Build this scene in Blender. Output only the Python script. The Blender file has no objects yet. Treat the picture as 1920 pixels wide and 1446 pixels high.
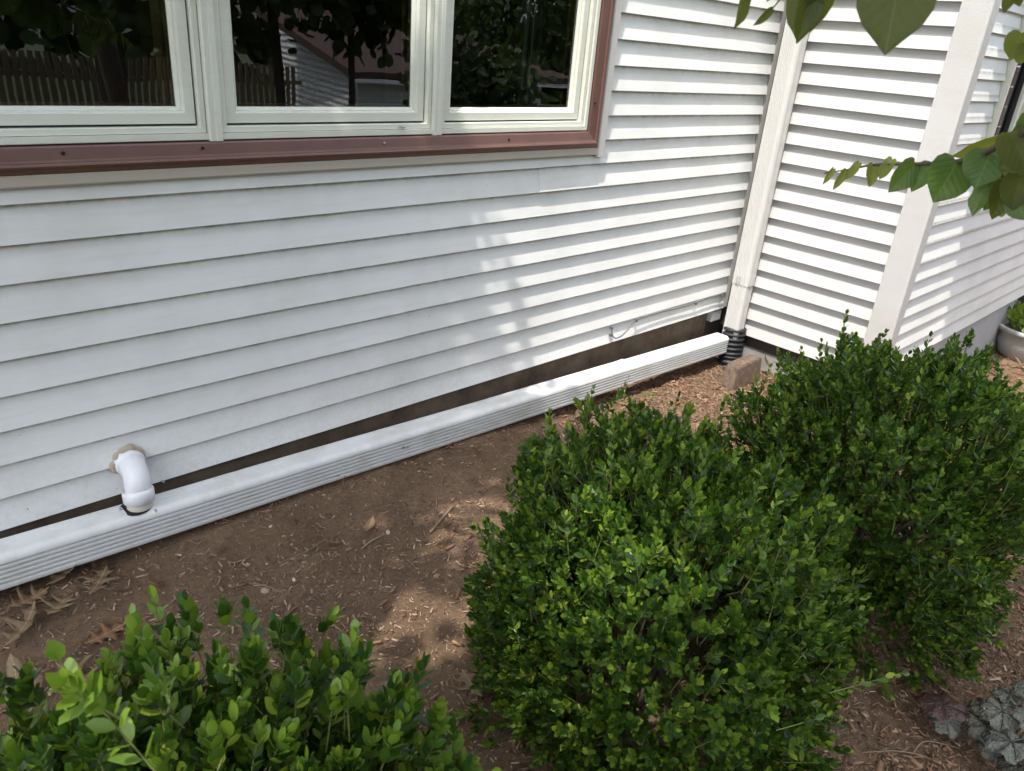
import bpy, bmesh, math, random
import numpy as np
from mathutils import Vector, Matrix, noise
from mathutils.geometry import tessellate_polygon
C = bpy.context.scene
COL = C.collection
PI = math.pi
random.seed(7)
rng = np.random.default_rng(11)

# ------------------------------------------------------------------ camera
CAM = np.array([-0.92404, -2.24157, 1.39362])
YAW, PITCH, ROLL, FPX = 0.792867, 0.428094, 0.0854886, 1424.67
def cam_axes():
    cy, sy, cp, sp = math.cos(YAW), math.sin(YAW), math.cos(PITCH), math.sin(PITCH)
    cr, sr = math.cos(ROLL), math.sin(ROLL)
    f = np.array([sy*cp, cy*cp, -sp]); rt = np.array([cy, -sy, 0.]); up = np.cross(rt, f)
    return cr*rt+sr*up, -sr*rt+cr*up, f
RT, UP, FW = cam_axes()
cam = bpy.data.cameras.new('camera'); cob = bpy.data.objects.new('camera', cam); COL.objects.link(cob)
M = Matrix.Identity(4)
for i in range(3):
    M[i][0] = RT[i]; M[i][1] = UP[i]; M[i][2] = -FW[i]; M[i][3] = CAM[i]
cob.matrix_world = M
cam.sensor_width = 36; cam.lens = FPX/1920*36
cam.clip_start = 0.02; cam.clip_end = 400
cam.dof.use_dof = True; cam.dof.focus_distance = 2.7; cam.dof.aperture_fstop = 11.0
C.camera = cob
def at(u, v, d):
    """point d metres from the lens along a sight line"""
    r = RT*(u-960)/FPX - UP*(v-723)/FPX + FW
    r = r/np.linalg.norm(r)
    return CAM + r*d

# ------------------------------------------------------------------ light
SUN = Vector((-0.40, -0.15, 1.0)).normalized()
w = bpy.data.worlds.new('World'); C.world = w; w.use_nodes = True
nt = w.node_tree; nt.nodes.clear()
sky = nt.nodes.new('ShaderNodeTexSky'); sky.sky_type = 'NISHITA'; sky.sun_disc = False
sky.sun_elevation = math.asin(SUN.z); sky.sun_rotation = math.atan2(SUN.x, SUN.y) % (2*PI)
sky.air_density = 1.0; sky.dust_density = 2.5; sky.ozone_density = 1.0
bg = nt.nodes.new('ShaderNodeBackground'); bg.inputs[1].default_value = 0.15
wo = nt.nodes.new('ShaderNodeOutputWorld')
hs = nt.nodes.new('ShaderNodeHueSaturation')      # thin white cloud over the blue
hs.inputs['Saturation'].default_value = .44; hs.inputs['Value'].default_value = 1.35
nt.links.new(sky.outputs[0], hs.inputs['Color']); nt.links.new(hs.outputs[0], bg.inputs[0]); nt.links.new(bg.outputs[0], wo.inputs[0])
sl = bpy.data.lights.new('sun', 'SUN'); sl.energy = 2.3; sl.angle = math.radians(0.53); sl.color = (1, .94, .86)
so = bpy.data.objects.new('sun', sl); COL.objects.link(so)
so.rotation_euler = SUN.to_track_quat('Z', 'Y').to_euler()
C.view_settings.view_transform = 'Standard'; C.view_settings.look = 'None'
C.view_settings.exposure = 1.50; C.view_settings.gamma = 1.0
C.view_settings.use_curve_mapping = False
C.render.engine = 'CYCLES'

# ------------------------------------------------------------------ materials
def mat(name, rgb, rough=.5, metal=0, spec=.5):
    m = bpy.data.materials.new(name); m.use_nodes = True
    b = m.node_tree.nodes['Principled BSDF']
    b.inputs['Base Color'].default_value = (*rgb, 1); b.inputs['Roughness'].default_value = rough
    b.inputs['Metallic'].default_value = metal; b.inputs['Specular IOR Level'].default_value = spec
    return m
def N(m, t, **k):
    n = m.node_tree.nodes.new(t)
    for a, v in k.items(): setattr(n, a, v)
    return n
def L(m, a, b): m.node_tree.links.new(a, b)
def BS(m): return m.node_tree.nodes['Principled BSDF']
def coords(m, scale=(1, 1, 1), kind='Object'):
    tc = N(m, 'ShaderNodeTexCoord'); mp = N(m, 'ShaderNodeMapping'); mp.inputs['Scale'].default_value = scale
    L(m, tc.outputs[kind], mp.inputs[0]); return mp.outputs[0]
def ntex(m, co, scale, detail=4, rough=.6):
    n = N(m, 'ShaderNodeTexNoise'); n.inputs['Scale'].default_value = scale
    n.inputs['Detail'].default_value = detail; n.inputs['Roughness'].default_value = rough
    L(m, co, n.inputs['Vector']); return n.outputs[0]
def ramp(m, f, stops):
    r = N(m, 'ShaderNodeValToRGB'); e = r.color_ramp.elements
    while len(e) < len(stops): e.new(.5)
    for i, (p, c) in enumerate(stops): e[i].position = p; e[i].color = (*c, 1)
    L(m, f, r.inputs[0]); return r.outputs[0]
def mixc(m, f, a, b, mode='MIX'):
    x = N(m, 'ShaderNodeMix'); x.data_type = 'RGBA'; x.blend_type = mode
    if isinstance(f, (int, float)): x.inputs[0].default_value = f
    else: L(m, f, x.inputs[0])
    for s, i in ((a, 6), (b, 7)):
        if isinstance(s, tuple): x.inputs[i].default_value = (*s, 1)
        else: L(m, s, x.inputs[i])
    return x.outputs[2]
def mth(m, op, a, b=None):
    x = N(m, 'ShaderNodeMath'); x.operation = op
    for i, s in enumerate((a, b)):
        if s is None: continue
        if isinstance(s, (int, float)): x.inputs[i].default_value = s
        else: L(m, s, x.inputs[i])
    return x.outputs[0]
def bump(m, h, dist, strength=1):
    b = N(m, 'ShaderNodeBump'); b.inputs['Distance'].default_value = dist; b.inputs['Strength'].default_value = strength
    L(m, h, b.inputs['Height']); L(m, b.outputs[0], BS(m).inputs['Normal']); return b
GREY = (.5, .5, .5)

def vinyl(name, rgb, dirt=(.34, .33, .26), speck=True):
    m = mat(name, rgb, .42)
    co = coords(m)
    big = ntex(m, co, 2.2, 5, .6)
    st = ntex(m, coords(m, (1.2, 1.2, 14)), 3.0, 5, .65)
    c = mixc(m, ramp(m, big, [(.42, (0, 0, 0)), (.78, (.30, .30, .30))]), rgb, dirt)
    c = mixc(m, ramp(m, st, [(.5, (0, 0, 0)), (.85, (.22, .22, .22))]), c, (.42, .40, .33))
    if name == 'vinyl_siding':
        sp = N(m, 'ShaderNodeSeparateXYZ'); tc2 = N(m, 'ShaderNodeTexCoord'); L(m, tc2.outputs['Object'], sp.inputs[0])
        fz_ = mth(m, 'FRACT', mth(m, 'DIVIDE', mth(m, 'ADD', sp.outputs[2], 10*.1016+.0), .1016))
        lap_dirt_shade = ramp(m, fz_, [(.66, (0, 0, 0)), (.84, (.28, .28, .28)), (.93, (1, 1, 1))])  # mildew dirt plus the shade under each lap, painted into the colour
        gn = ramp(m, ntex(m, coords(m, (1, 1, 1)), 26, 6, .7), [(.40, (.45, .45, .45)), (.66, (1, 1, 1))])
        c = mixc(m, mth(m, 'MULTIPLY', mth(m, 'MULTIPLY', lap_dirt_shade, gn), .60), c, (.13, .13, .08))
        low = ramp(m, sp.outputs[2], [(.0, (1, 1, 1)), (.28, (0, 0, 0))])
        c = mixc(m, mth(m, 'MULTIPLY', mth(m, 'MULTIPLY', low, ramp(m, ntex(m, coords(m), 70, 5, .75), [(.45, (0, 0, 0)), (.62, (1, 1, 1))])), .13), c, (.30, .24, .17))
    if speck:
        v = N(m, 'ShaderNodeTexVoronoi'); v.inputs['Scale'].default_value = 17; L(m, co, v.inputs['Vector'])
        sz = mth(m, 'MULTIPLY', ntex(m, co, 4, 2), .062)
        c = mixc(m, mth(m, 'LESS_THAN', v.outputs['Distance'], mth(m, 'SUBTRACT', sz, .008)), c, (.10, .08, .06))
    L(m, c, BS(m).inputs['Base Color'])
    if speck:
        g = ntex(m, coords(m, (4, 4, 160)), 6, 3, .6)
        bump(m, g, .0004, .4)
    return m
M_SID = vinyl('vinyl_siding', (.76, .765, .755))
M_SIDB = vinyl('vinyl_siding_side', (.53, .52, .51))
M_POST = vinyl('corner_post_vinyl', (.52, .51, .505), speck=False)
b_ = ntex(M_POST, coords(M_POST, (1, 1, .55)), 170, 3, .6); bump(M_POST, b_, .002, .8)
M_FRAME = vinyl('window_vinyl', (.72, .73, .66), dirt=(.45, .40, .28), speck=False)
M_SPOUT = mat('white_enamel', (.70, .71, .71), .33)
g_ = ntex(M_SPOUT, coords(M_SPOUT), 5, 6, .7)
L(M_SPOUT, mixc(M_SPOUT, ramp(M_SPOUT, g_, [(.46, (0, 0, 0)), (.72, (.5, .5, .5))]), (.66, .67, .665), (.40, .37, .31)), BS(M_SPOUT).inputs['Base Color'])

M_SPOUTV = mat('aged_white_enamel', (.66, .65, .60), .4)
g_ = ntex(M_SPOUTV, coords(M_SPOUTV, (1, 1, .3)), 22, 5, .6)
L(M_SPOUTV, mixc(M_SPOUTV, ramp(M_SPOUTV, g_, [(.4, (0, 0, 0)), (.8, (.5, .5, .5))]), (.57, .565, .55), (.49, .475, .445)), BS(M_SPOUTV).inputs['Base Color'])
M_BROWN = mat('brown_trim', (.13, .05, .04), .36, .30, .8)
co = coords(M_BROWN)
L(M_BROWN, mixc(M_BROWN, ntex(M_BROWN, co, 9, 5), (.19, .092, .072), (.115, .056, .044)), BS(M_BROWN).inputs['Base Color'])
bump(M_BROWN, ntex(M_BROWN, co, 420, 2), .0014, .75)
M_TAN = mat('tan_channel', (.42, .37, .31), .5)
M_GASKET = mat('black_gasket', (.02, .02, .018), .7)
M_DARK = mat('flat_black', (.012, .010, .009), .9)  # even black; on the pipe's hole disc it stands for the dark inside
M_PVC = mat('white_pvc', (.76, .77, .80), .3)
L(M_PVC, mixc(M_PVC, ramp(M_PVC, ntex(M_PVC, coords(M_PVC), 14, 5), [(.5, (0, 0, 0)), (.8, (.35, .35, .35))]), (.77, .78, .81), (.5, .48, .45)), BS(M_PVC).inputs['Base Color'])
M_PVC2 = mat('cream_pvc', (.55, .51, .43), .4)
M_CAULK = mat('old_caulk', (.42, .35, .26), .8)
bump(M_CAULK, ntex(M_CAULK, coords(M_CAULK), 90, 4), .003)
M_STEEL = mat('screw_steel', (.45, .45, .46), .35, 1)
M_CABLE = mat('grey_cable', (.10, .11, .12), .5)
M_CORR = mat('black_plastic', (.018, .019, .022), .6)

def concrete(name, a, b, sc=5):
    m = mat(name, a, .9, 0, .2); co = coords(m)
    f = ntex(m, co, sc, 8, .7)
    L(m, mixc(m, ramp(m, f, [(.35, (0, 0, 0)), (.65, (1, 1, 1))]), a, b), BS(m).inputs['Base Color'])
    bump(m, ntex(m, co, 60, 6, .7), .004, .8); return m
M_CONA = concrete('stained_concrete', (.075, .052, .036), (.16, .12, .085), 6)
M_CONB = concrete('grey_concrete', (.26, .25, .235), (.36, .35, .33), 4)
M_CONC = concrete('painted_concrete', (.34, .34, .345), (.42, .42, .42), 3)
M_BRICK = concrete('brown_brick', (.080, .058, .045), (.165, .120, .092), 30)
M_SILL = mat('dark_sill_board', (.07, .05, .038), .9)
M_ROOM = mat('room_wall', (.10, .065, .045), .9)
M_WOOD = mat('stained_wood', (.13, .06, .02), .45)
L(M_WOOD, mixc(M_WOOD, ntex(M_WOOD, coords(M_WOOD, (12, 12, 1)), 9, 5), (.20, .10, .035), (.05, .022, .01)), BS(M_WOOD).inputs['Base Color'])
M_CURT = mat('pale_curtain', (.42, .50, .52), .8)
M_BRICKRED = mat('red_board', (.30, .02, .012), .5)

# soil
M_SOIL = mat('soil', (.15, .11, .08), .95, 0, .15)
co = coords(M_SOIL)
f1 = ntex(M_SOIL, co, 3.0, 8, .7); f2 = ntex(M_SOIL, co, 60, 8, .75)
c1 = mixc(M_SOIL, ramp(M_SOIL, f1, [(.35, (0, 0, 0)), (.65, (1, 1, 1))]), (.29, .185, .110), (.53, .355, .225))
c1 = mixc(M_SOIL, ramp(M_SOIL, f2, [(.30, (0, 0, 0)), (.7, (1, 1, 1))]), mixc(M_SOIL, .6, c1, (.06, .042, .032)), c1)
L(M_SOIL, c1, BS(M_SOIL).inputs['Base Color'])
bump(M_SOIL, ntex(M_SOIL, co, 60, 10, .9), .035, 1)
M_GRASS = mat('lawn_grass', (.05, .09, .02), .9)
L(M_GRASS, mixc(M_GRASS, ntex(M_GRASS, coords(M_GRASS), 6, 8), (.025, .045, .012), (.06, .08, .028)), BS(M_GRASS).inputs['Base Color'])

def leafmat(name, stops, rough=.35, trans=.25, tcol=(.25, .45, .05), spec=.5, vein=None, veincol=(.2, .3, .08), detail=30):
    m = mat(name, stops[0][1], rough, 0, spec)
    g = N(m, 'ShaderNodeNewGeometry'); oi = N(m, 'ShaderNodeObjectInfo')
    r = mth(m, 'FRACT', mth(m, 'ADD', g.outputs['Random Per Island'], oi.outputs['Random']))
    c = ramp(m, r, stops)
    if vein:
        uv = N(m, 'ShaderNodeUVMap'); sx = N(m, 'ShaderNodeSeparateXYZ'); L(m, uv.outputs[0], sx.inputs[0])
        ax = mth(m, 'ABSOLUTE', mth(m, 'SUBTRACT', sx.outputs[0], .5))
        mid = mth(m, 'LESS_THAN', ax, vein)
        # side veins: slanted stripes
        s = mth(m, 'SUBTRACT', mth(m, 'MULTIPLY', sx.outputs[1], 5.5), mth(m, 'MULTIPLY', ax, 5))
        side = mth(m, 'LESS_THAN', mth(m, 'ABSOLUTE', mth(m, 'SUBTRACT', mth(m, 'FRACT', s), .5)), .03)
        vv = mth(m, 'MAXIMUM', mid, mth(m, 'MULTIPLY', side, .55))
        c = mixc(m, mth(m, 'MULTIPLY', vv, .5), c, veincol)
        st = mth(m, 'ABSOLUTE', mth(m, 'SUBTRACT', mth(m, 'FRACT', s), .5))
        bump(m, mth(m, 'ADD', st, mth(m, 'MULTIPLY', ax, 1.5)), .0025, .30)
    L(m, c, BS(m).inputs['Base Color'])
    tr = N(m, 'ShaderNodeBsdfTranslucent')
    L(m, mixc(m, .5, c, tcol), tr.inputs[0])
    mx = N(m, 'ShaderNodeMixShader'); mx.inputs[0].default_value = trans
    L(m, BS(m).outputs[0], mx.inputs[1]); L(m, tr.outputs[0], mx.inputs[2])
    L(m, mx.outputs[0], m.node_tree.nodes['Material Output'].inputs[0]); return m
M_BOX = leafmat('boxwood_leaf', [(0, (.013, .034, .007)), (.4, (.030, .070, .011)), (.72, (.070, .135, .017)), (.9, (.15, .225, .022)), (1, (.23, .30, .03))], .34, .26, (.18, .36, .015), spec=.38)
M_BOXN = leafmat('boxwood_new_leaf', [(0, (.10, .18, .02)), (1, (.17, .26, .025))], .36, .28, (.28, .42, .03))
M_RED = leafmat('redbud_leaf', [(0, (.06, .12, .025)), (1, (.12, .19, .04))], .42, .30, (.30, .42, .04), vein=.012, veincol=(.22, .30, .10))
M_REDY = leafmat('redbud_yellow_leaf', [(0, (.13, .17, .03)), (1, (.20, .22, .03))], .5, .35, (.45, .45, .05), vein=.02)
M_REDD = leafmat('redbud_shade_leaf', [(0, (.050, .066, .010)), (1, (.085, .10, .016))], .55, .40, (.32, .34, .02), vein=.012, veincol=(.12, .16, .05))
M_CAN = leafmat('canopy_leaf', [(0, (.05, .09, .02)), (1, (.10, .16, .035))], .5, .35)
M_TREE = leafmat('far_leaf', [(0, (.02, .045, .01)), (1, (.05, .09, .02))], .6, .15)
M_HEU = mat('heuchera_leaf', (.25, .27, .25), .5)
def heuchera_nodes(m):
    uv = N(m, 'ShaderNodeUVMap'); sx = N(m, 'ShaderNodeSeparateXYZ'); L(m, uv.outputs[0], sx.inputs[0])
    x = mth(m, 'SUBTRACT', sx.outputs[0], .5); y = sx.outputs[1]
    a = mth(m, 'ARCTAN2', x, y)
    rr = mth(m, 'SQRT', mth(m, 'ADD', mth(m, 'MULTIPLY', x, x), mth(m, 'MULTIPLY', y, y)))
    wob = mth(m, 'MULTIPLY', mth(m, 'SUBTRACT', ntex(m, coords(m, kind='UV'), 5, 3), .5), .6)
    t = mth(m, 'FRACT', mth(m, 'MULTIPLY', mth(m, 'ADD', a, wob), 1.35))
    d = mth(m, 'MULTIPLY', mth(m, 'ABSOLUTE', mth(m, 'SUBTRACT', t, .5)), rr)
    v1 = mth(m, 'LESS_THAN', d, .030)
    v = N(m, 'ShaderNodeTexVoronoi'); v.feature = 'DISTANCE_TO_EDGE'; v.inputs['Scale'].default_value = 6
    L(m, uv.outputs[0], v.inputs['Vector'])
    v2 = mth(m, 'LESS_THAN', v.outputs[0], .035)
    vv = mth(m, 'MAXIMUM', v1, mth(m, 'MULTIPLY', v2, .6))
    oi = N(m, 'ShaderNodeObjectInfo')
    base = ramp(m, oi.outputs['Random'], [(0, (.085, .090, .068)), (.6, (.135, .135, .105)), (.85, (.07, .07, .045)), (1, (.06, .02, .018))])
    L(m, mixc(m, vv, base, (.012, .014, .010)), BS(m).inputs['Base Color'])
    bump(m, mth(m, 'MULTIPLY', v.outputs[0], 1), .01, .5)
heuchera_nodes(M_HEU)
M_OAK = leafmat('dead_oak_leaf', [(0, (.13, .085, .045)), (.5, (.21, .145, .08)), (1, (.17, .085, .04))], .65, .15, (.4, .25, .1), vein=.015, veincol=(.4, .3, .18))
M_TWIG = mat('boxwood_twig', (.16, .17, .05), .7)
M_BARK = mat('bark', (.10, .075, .055), .9)
bump(M_BARK, ntex(M_BARK, coords(M_BARK, (1, 1, .3)), 30, 6), .02)
M_STICK = mat('dry_twig', (.20, .15, .10), .85)
def chipmat():
    m = mat('mulch_chip', (.2, .12, .08), .85, 0, .25)
    g = N(m, 'ShaderNodeNewGeometry')
    c = ramp(m, g.outputs['Random Per Island'], [(0, (.09, .052, .034)), (.3, (.19, .10, .058)), (.62, (.28, .155, .09)), (.9, (.37, .23, .14)), (1, (.48, .35, .23))])
    L(m, mixc(m, ntex(m, coords(m), 120, 4), c, mixc(m, .55, c, (.03, .02, .015))), BS(m).inputs['Base Color'])
    return m
M_CHIP = chipmat()
M_CRUMB = mat('wood_crumb', (.2, .14, .1), .9, 0, .15)
_g = N(M_CRUMB, 'ShaderNodeNewGeometry')
L(M_CRUMB, ramp(M_CRUMB, _g.outputs['Random Per Island'], [(0, (.10, .068, .048)), (.4, (.21, .145, .10)), (.85, (.31, .215, .150)), (1, (.42, .31, .22))]), BS(M_CRUMB).inputs['Base Color'])

# glass: outer face reflects by Fresnel, everything passes light
def glassmat(reflect):
    m = bpy.data.materials.new('window_glass' if reflect else 'glass_edge'); m.use_nodes = True
    t = m.node_tree; t.nodes.clear()
    o = t.nodes.new('ShaderNodeOutputMaterial'); tr = t.nodes.new('ShaderNodeBsdfTransparent')
    tr.inputs[0].default_value = (.86, .89, .88, 1)
    if not reflect: t.links.new(tr.outputs[0], o.inputs[0]); tr.inputs[0].default_value = (1, 1, 1, 1); return m
    gl = t.nodes.new('ShaderNodeBsdfGlossy'); gl.inputs['Roughness'].default_value = .0
    gl.inputs[0].default_value = (.95, .95, 1, 1)
    fr = t.nodes.new('ShaderNodeFresnel'); fr.inputs[0].default_value = 1.85
    nz = t.nodes.new('ShaderNodeTexNoise'); nz.inputs['Scale'].default_value = 2.2; nz.inputs['Detail'].default_value = 1
    tc = t.nodes.new('ShaderNodeTexCoord'); t.links.new(tc.outputs['Object'], nz.inputs['Vector'])
    bp = t.nodes.new('ShaderNodeBump'); bp.inputs['Distance'].default_value = .004; bp.inputs['Strength'].default_value = .35
    t.links.new(nz.outputs[0], bp.inputs['Height']); t.links.new(bp.outputs[0], gl.inputs['Normal'])
    mx = t.nodes.new('ShaderNodeMixShader')
    t.links.new(fr.outputs[0], mx.inputs[0]); t.links.new(tr.outputs[0], mx.inputs[1]); t.links.new(gl.outputs[0], mx.inputs[2])
    t.links.new(mx.outputs[0], o.inputs[0]); return m
M_GLASS = glassmat(True); M_GEDGE = glassmat(False)

# ------------------------------------------------------------------ mesh helpers
def thing(name, label, cat, loc=(0, 0, 0), group=None):
    o = bpy.data.objects.new(name, None); COL.objects.link(o); o.location = loc
    o.empty_display_size = .1; o['label'] = label; o['category'] = cat
    if group: o['group'] = group
    return o
def link(name, me, parent=None, smooth=False):
    o = bpy.data.objects.new(name, me); COL.objects.link(o)
    if parent is not None:
        o.parent = parent
        q = parent; t = Vector((0, 0, 0))
        while q is not None: t = t + q.location; q = q.parent
        o.location = -t
    if smooth: me.polygons.foreach_set('use_smooth', [True]*len(me.polygons))
    return o
def tag(o, label, cat, group=None):
    o['label'] = label; o['category'] = cat
    if group: o['group'] = group
    return o
def pyd(name, v, f, m, parent=None, smooth=False):
    me = bpy.data.meshes.new(name); me.from_pydata([tuple(map(float, q)) for q in v], [], f)
    ms = m if isinstance(m, list) else [m]
    for q in ms: me.materials.append(q)
    me.update(); return link(name, me, parent, smooth)
def box(name, a, b, m, parent=None, bev=0.0):
    bm = bmesh.new(); bmesh.ops.create_cube(bm, size=1)
    for v in bm.verts:
        for i in range(3): v.co[i] = a[i] + (v.co[i]+.5)*(b[i]-a[i])
    if bev: bmesh.ops.bevel(bm, geom=bm.edges[:], offset=bev, segments=2, affect='EDGES')
    me = bpy.data.meshes.new(name); bm.to_mesh(me); bm.free(); me.materials.append(m)
    return link(name, me, parent)
def extrude(name, prof, A, B, axes, m, parent=None, nseg=1, wob=None, smooth=False, caps=True):
    """closed 2-D profile (p,q) swept from A to B; axes = (P,Q) unit vectors of the profile plane"""
    P, Q = Vector(axes[0]), Vector(axes[1]); A = Vector(A); B = Vector(B); n = len(prof); v = []; f = []
    for s in range(nseg+1):
        t = s/nseg; c = A.lerp(B, t)
        for (a, b) in prof:
            d = wob(c, a, b) if wob else Vector((0, 0, 0))
            v.append(c + P*a + Q*b + d)
    for s in range(nseg):
        for i in range(n):
            j = (i+1) % n
            f.append((s*n+i, s*n+j, (s+1)*n+j, (s+1)*n+i))
    if caps:
        f.append(tuple(range(n))[::-1]); f.append(tuple(nseg*n+i for i in range(n)))
    o = pyd(name, v, f, m, parent)
    bm = bmesh.new(); bm.from_mesh(o.data); bmesh.ops.recalc_face_normals(bm, faces=bm.faces[:]); bm.to_mesh(o.data); bm.free()
    if smooth:
        o.data.polygons.foreach_set('use_smooth', [True]*len(o.data.polygons)); o.data.set_sharp_from_angle(angle=math.radians(28))
    return o
def tube(name, pts, radii, m, parent=None, seg=10, caps=True, sx=1.0):
    pts = [Vector(p) for p in pts]; v = []; f = []
    if not hasattr(radii, '__len__'): radii = [radii]*len(pts)
    T0 = (pts[1]-pts[0]).normalized(); U = T0.orthogonal().normalized()
    for i, p in enumerate(pts):
        a = pts[max(i-1, 0)]; b = pts[min(i+1, len(pts)-1)]; T = (b-a).normalized()
        U = (U - T*U.dot(T)).normalized(); W = T.cross(U)
        for k in range(seg):
            g = 2*PI*k/seg; v.append(p + (U*math.cos(g)*sx + W*math.sin(g))*radii[i])
    for i in range(len(pts)-1):
        for k in range(seg):
            j = (k+1) % seg; f.append((i*seg+k, i*seg+j, (i+1)*seg+j, (i+1)*seg+k))
    if caps: f.append(tuple(range(seg))[::-1]); f.append(tuple((len(pts)-1)*seg+k for k in range(seg)))
    return pyd(name, v, f, m, parent, True)
def bez(pts, n=8):
    """Catmull-Rom through pts"""
    P = [Vector(p) for p in pts]; P = [P[0]*2-P[1]] + P + [P[-1]*2-P[-2]]; out = []
    for i in range(1, len(P)-2):
        for k in range(n):
            t = k/n; a, b, c, d = P[i-1], P[i], P[i+1], P[i+2]
            out.append(.5*((2*b)+(c-a)*t+(2*a-5*b+4*c-d)*t*t+(3*b-a-3*c+d)*t**3))
    out.append(P[-2]); return out

def mesh_arrays(name, V, faces, uv=None, mats=(), mi=None, smooth=True):
    """V (n,3) array, faces = list of (k, m*k flat index array)"""
    me = bpy.data.meshes.new(name)
    me.vertices.add(len(V)); me.vertices.foreach_set('co', V.astype(np.float32).ravel())
    idx = np.concatenate([a.ravel() for k, a in faces]).astype(np.int32)
    tot = np.concatenate([np.full(len(a.ravel())//k, k, np.int32) for k, a in faces])
    st = np.concatenate([[0], np.cumsum(tot)[:-1]]).astype(np.int32)
    me.loops.add(len(idx)); me.loops.foreach_set('vertex_index', idx)
    me.polygons.add(len(tot)); me.polygons.foreach_set('loop_start', st)
    for m in mats: me.materials.append(m)
    if mi is not None: me.polygons.foreach_set('material_index', mi.astype(np.int32))
    me.update(calc_edges=True)
    if smooth: me.polygons.foreach_set('use_smooth', np.ones(len(tot), bool))
    if uv is not None:
        l = me.uv_layers.new(name='UVMap'); l.data.foreach_set('uv', uv[idx].astype(np.float32).ravel())
    return me
def batch(tv, tq, tt, R, T, S, W=None):
    """copies of one template: R (n,3,3) columns are local axes, S length scale, W width factor"""
    n = len(R); nv = len(tv)
    loc = np.repeat(tv[None], n, 0).copy()
    if W is not None: loc[:, :, 0] *= W[:, None]
    loc *= S[:, None, None]
    V = np.einsum('nij,nkj->nki', R, loc) + T[:, None, :]
    off = (np.arange(n)*nv)[:, None, None]
    q = (tq[None]+off).reshape(-1, 4) if len(tq) else np.zeros((0, 4), int)
    t = (tt[None]+off).reshape(-1, 3) if len(tt) else np.zeros((0, 3), int)
    return V.reshape(-1, 3), q, t
def unit(a): return a/np.maximum(np.linalg.norm(a, axis=-1, keepdims=True), 1e-9)

def small_leaf():
    ts = [.22, .52, .82]; hw = [.215, .285, .19]; v = [(0, 0, 0)]
    for t, h in zip(ts, hw):
        z = .10*t*t
        v += [(-h, t, z+.045), (0, t, z-.01), (h, t, z+.045)]
    v.append((0, 1, .05))
    q = [(1, 2, 5, 4), (2, 3, 6, 5), (4, 5, 8, 7), (5, 6, 9, 8)]; t = [(0, 2, 1), (0, 3, 2), (7, 8, 10), (8, 9, 10)]
    q = [(a, b, c, d) for a, b, c, d in q]
    return np.array(v, float), np.array(q), np.array(t)
SL = small_leaf()
SLUV = np.stack([SL[0][:, 0]+.5, SL[0][:, 1]], 1)

# ------------------------------------------------------------------ ground
def sstep(a, b, x):
    t = np.clip((x-a)/(b-a), 0, 1); return t*t*(3-2*t)
def ground_z(x, y):
    x = np.asarray(x, float); y = np.asarray(y, float)
    z = -.235 - .085*sstep(.3, 3.1, x) - .20*sstep(3.1, 5.9, x)
    z = z - .05*sstep(-.9, -2.4, y) + .075*sstep(-.34, -.10, y)*(1-sstep(.7, 2.2, x))
    z = z + .018*np.exp(-((y+.21)/.05)**2)*sstep(1.0, 1.8, x)*(1-sstep(2.7, 3.0, x))
    return z
def vnoise(x, y, s, seed=0):
    """cheap smooth value noise"""
    r = np.random.default_rng(seed).random((64, 64))
    X = x*s; Y = y*s; xi = np.floor(X).astype(int); yi = np.floor(Y).astype(int); fx = X-xi; fy = Y-yi
    fx = fx*fx*(3-2*fx); fy = fy*fy*(3-2*fy)
    g = lambda a, b: r[a % 64, b % 64]
    return (g(xi, yi)*(1-fx)+g(xi+1, yi)*fx)*(1-fy)+(g(xi, yi+1)*(1-fx)+g(xi+1, yi+1)*fx)*fy
def gz(x, y):
    x = np.asarray(x, float); y = np.asarray(y, float)
    return ground_z(x, y) + .022*(vnoise(x, y, 5, 1)-.5) + .010*(vnoise(x, y, 16, 2)-.5) + .009*(vnoise(x, y, 38, 3)-.5)
xs = np.concatenate([np.arange(-3, -1.2, .08), np.arange(-1.2, 4.2, .016), np.arange(4.2, 9.01, .08)])
ys = np.concatenate([np.arange(-3.2, -2.5, .08), np.arange(-2.5, .10, .016), [.10]])
X, Y = np.meshgrid(xs, ys); Z = gz(X, Y)
nx, ny = len(xs), len(ys)
I = np.arange(nx*ny).reshape(ny, nx)
q = np.stack([I[:-1, :-1], I[:-1, 1:], I[1:, 1:], I[1:, :-1]], -1).reshape(-1, 4)
me = mesh_arrays('soil', np.stack([X, Y, Z], -1).reshape(-1, 3), [(4, q)], mats=[M_SOIL])
g = link('soil', me); g['kind'] = 'structure'
# lawn running down to the neighbours and on to the horizon
lv = []; lf = []
lx = [-90, -30, -10, -3, 3, 9, 30, 90]; ly = [(-3.2, -.31), (-5, -.55), (-9, -1.3), (-14, -1.95), (-25, -2.1), (-120, -2.1)]
for y, z in ly:
    for x in lx: lv.append((x, y, z))
for i in range(len(ly)-1):
    for j in range(len(lx)-1):
        a = i*len(lx)+j; lf.append((a, a+len(lx), a+len(lx)+1, a+1))
g = pyd('lawn', lv, lf, M_GRASS); g['kind'] = 'structure'
side = pyd('side_yard', [(9.0, -3.2, -.56), (90, -3.2, -.7), (90, 60, -.7), (9.0, 60, -.56)], [(0, 1, 2, 3)], M_GRASS); side['kind'] = 'structure'
side = pyd('side_yard', [(-90, -3.2, -.26), (-3, -3.2, -.26), (-3, 60, -.26), (-90, 60, -.26)], [(0, 1, 2, 3)], M_GRASS); side['kind'] = 'structure'

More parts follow.
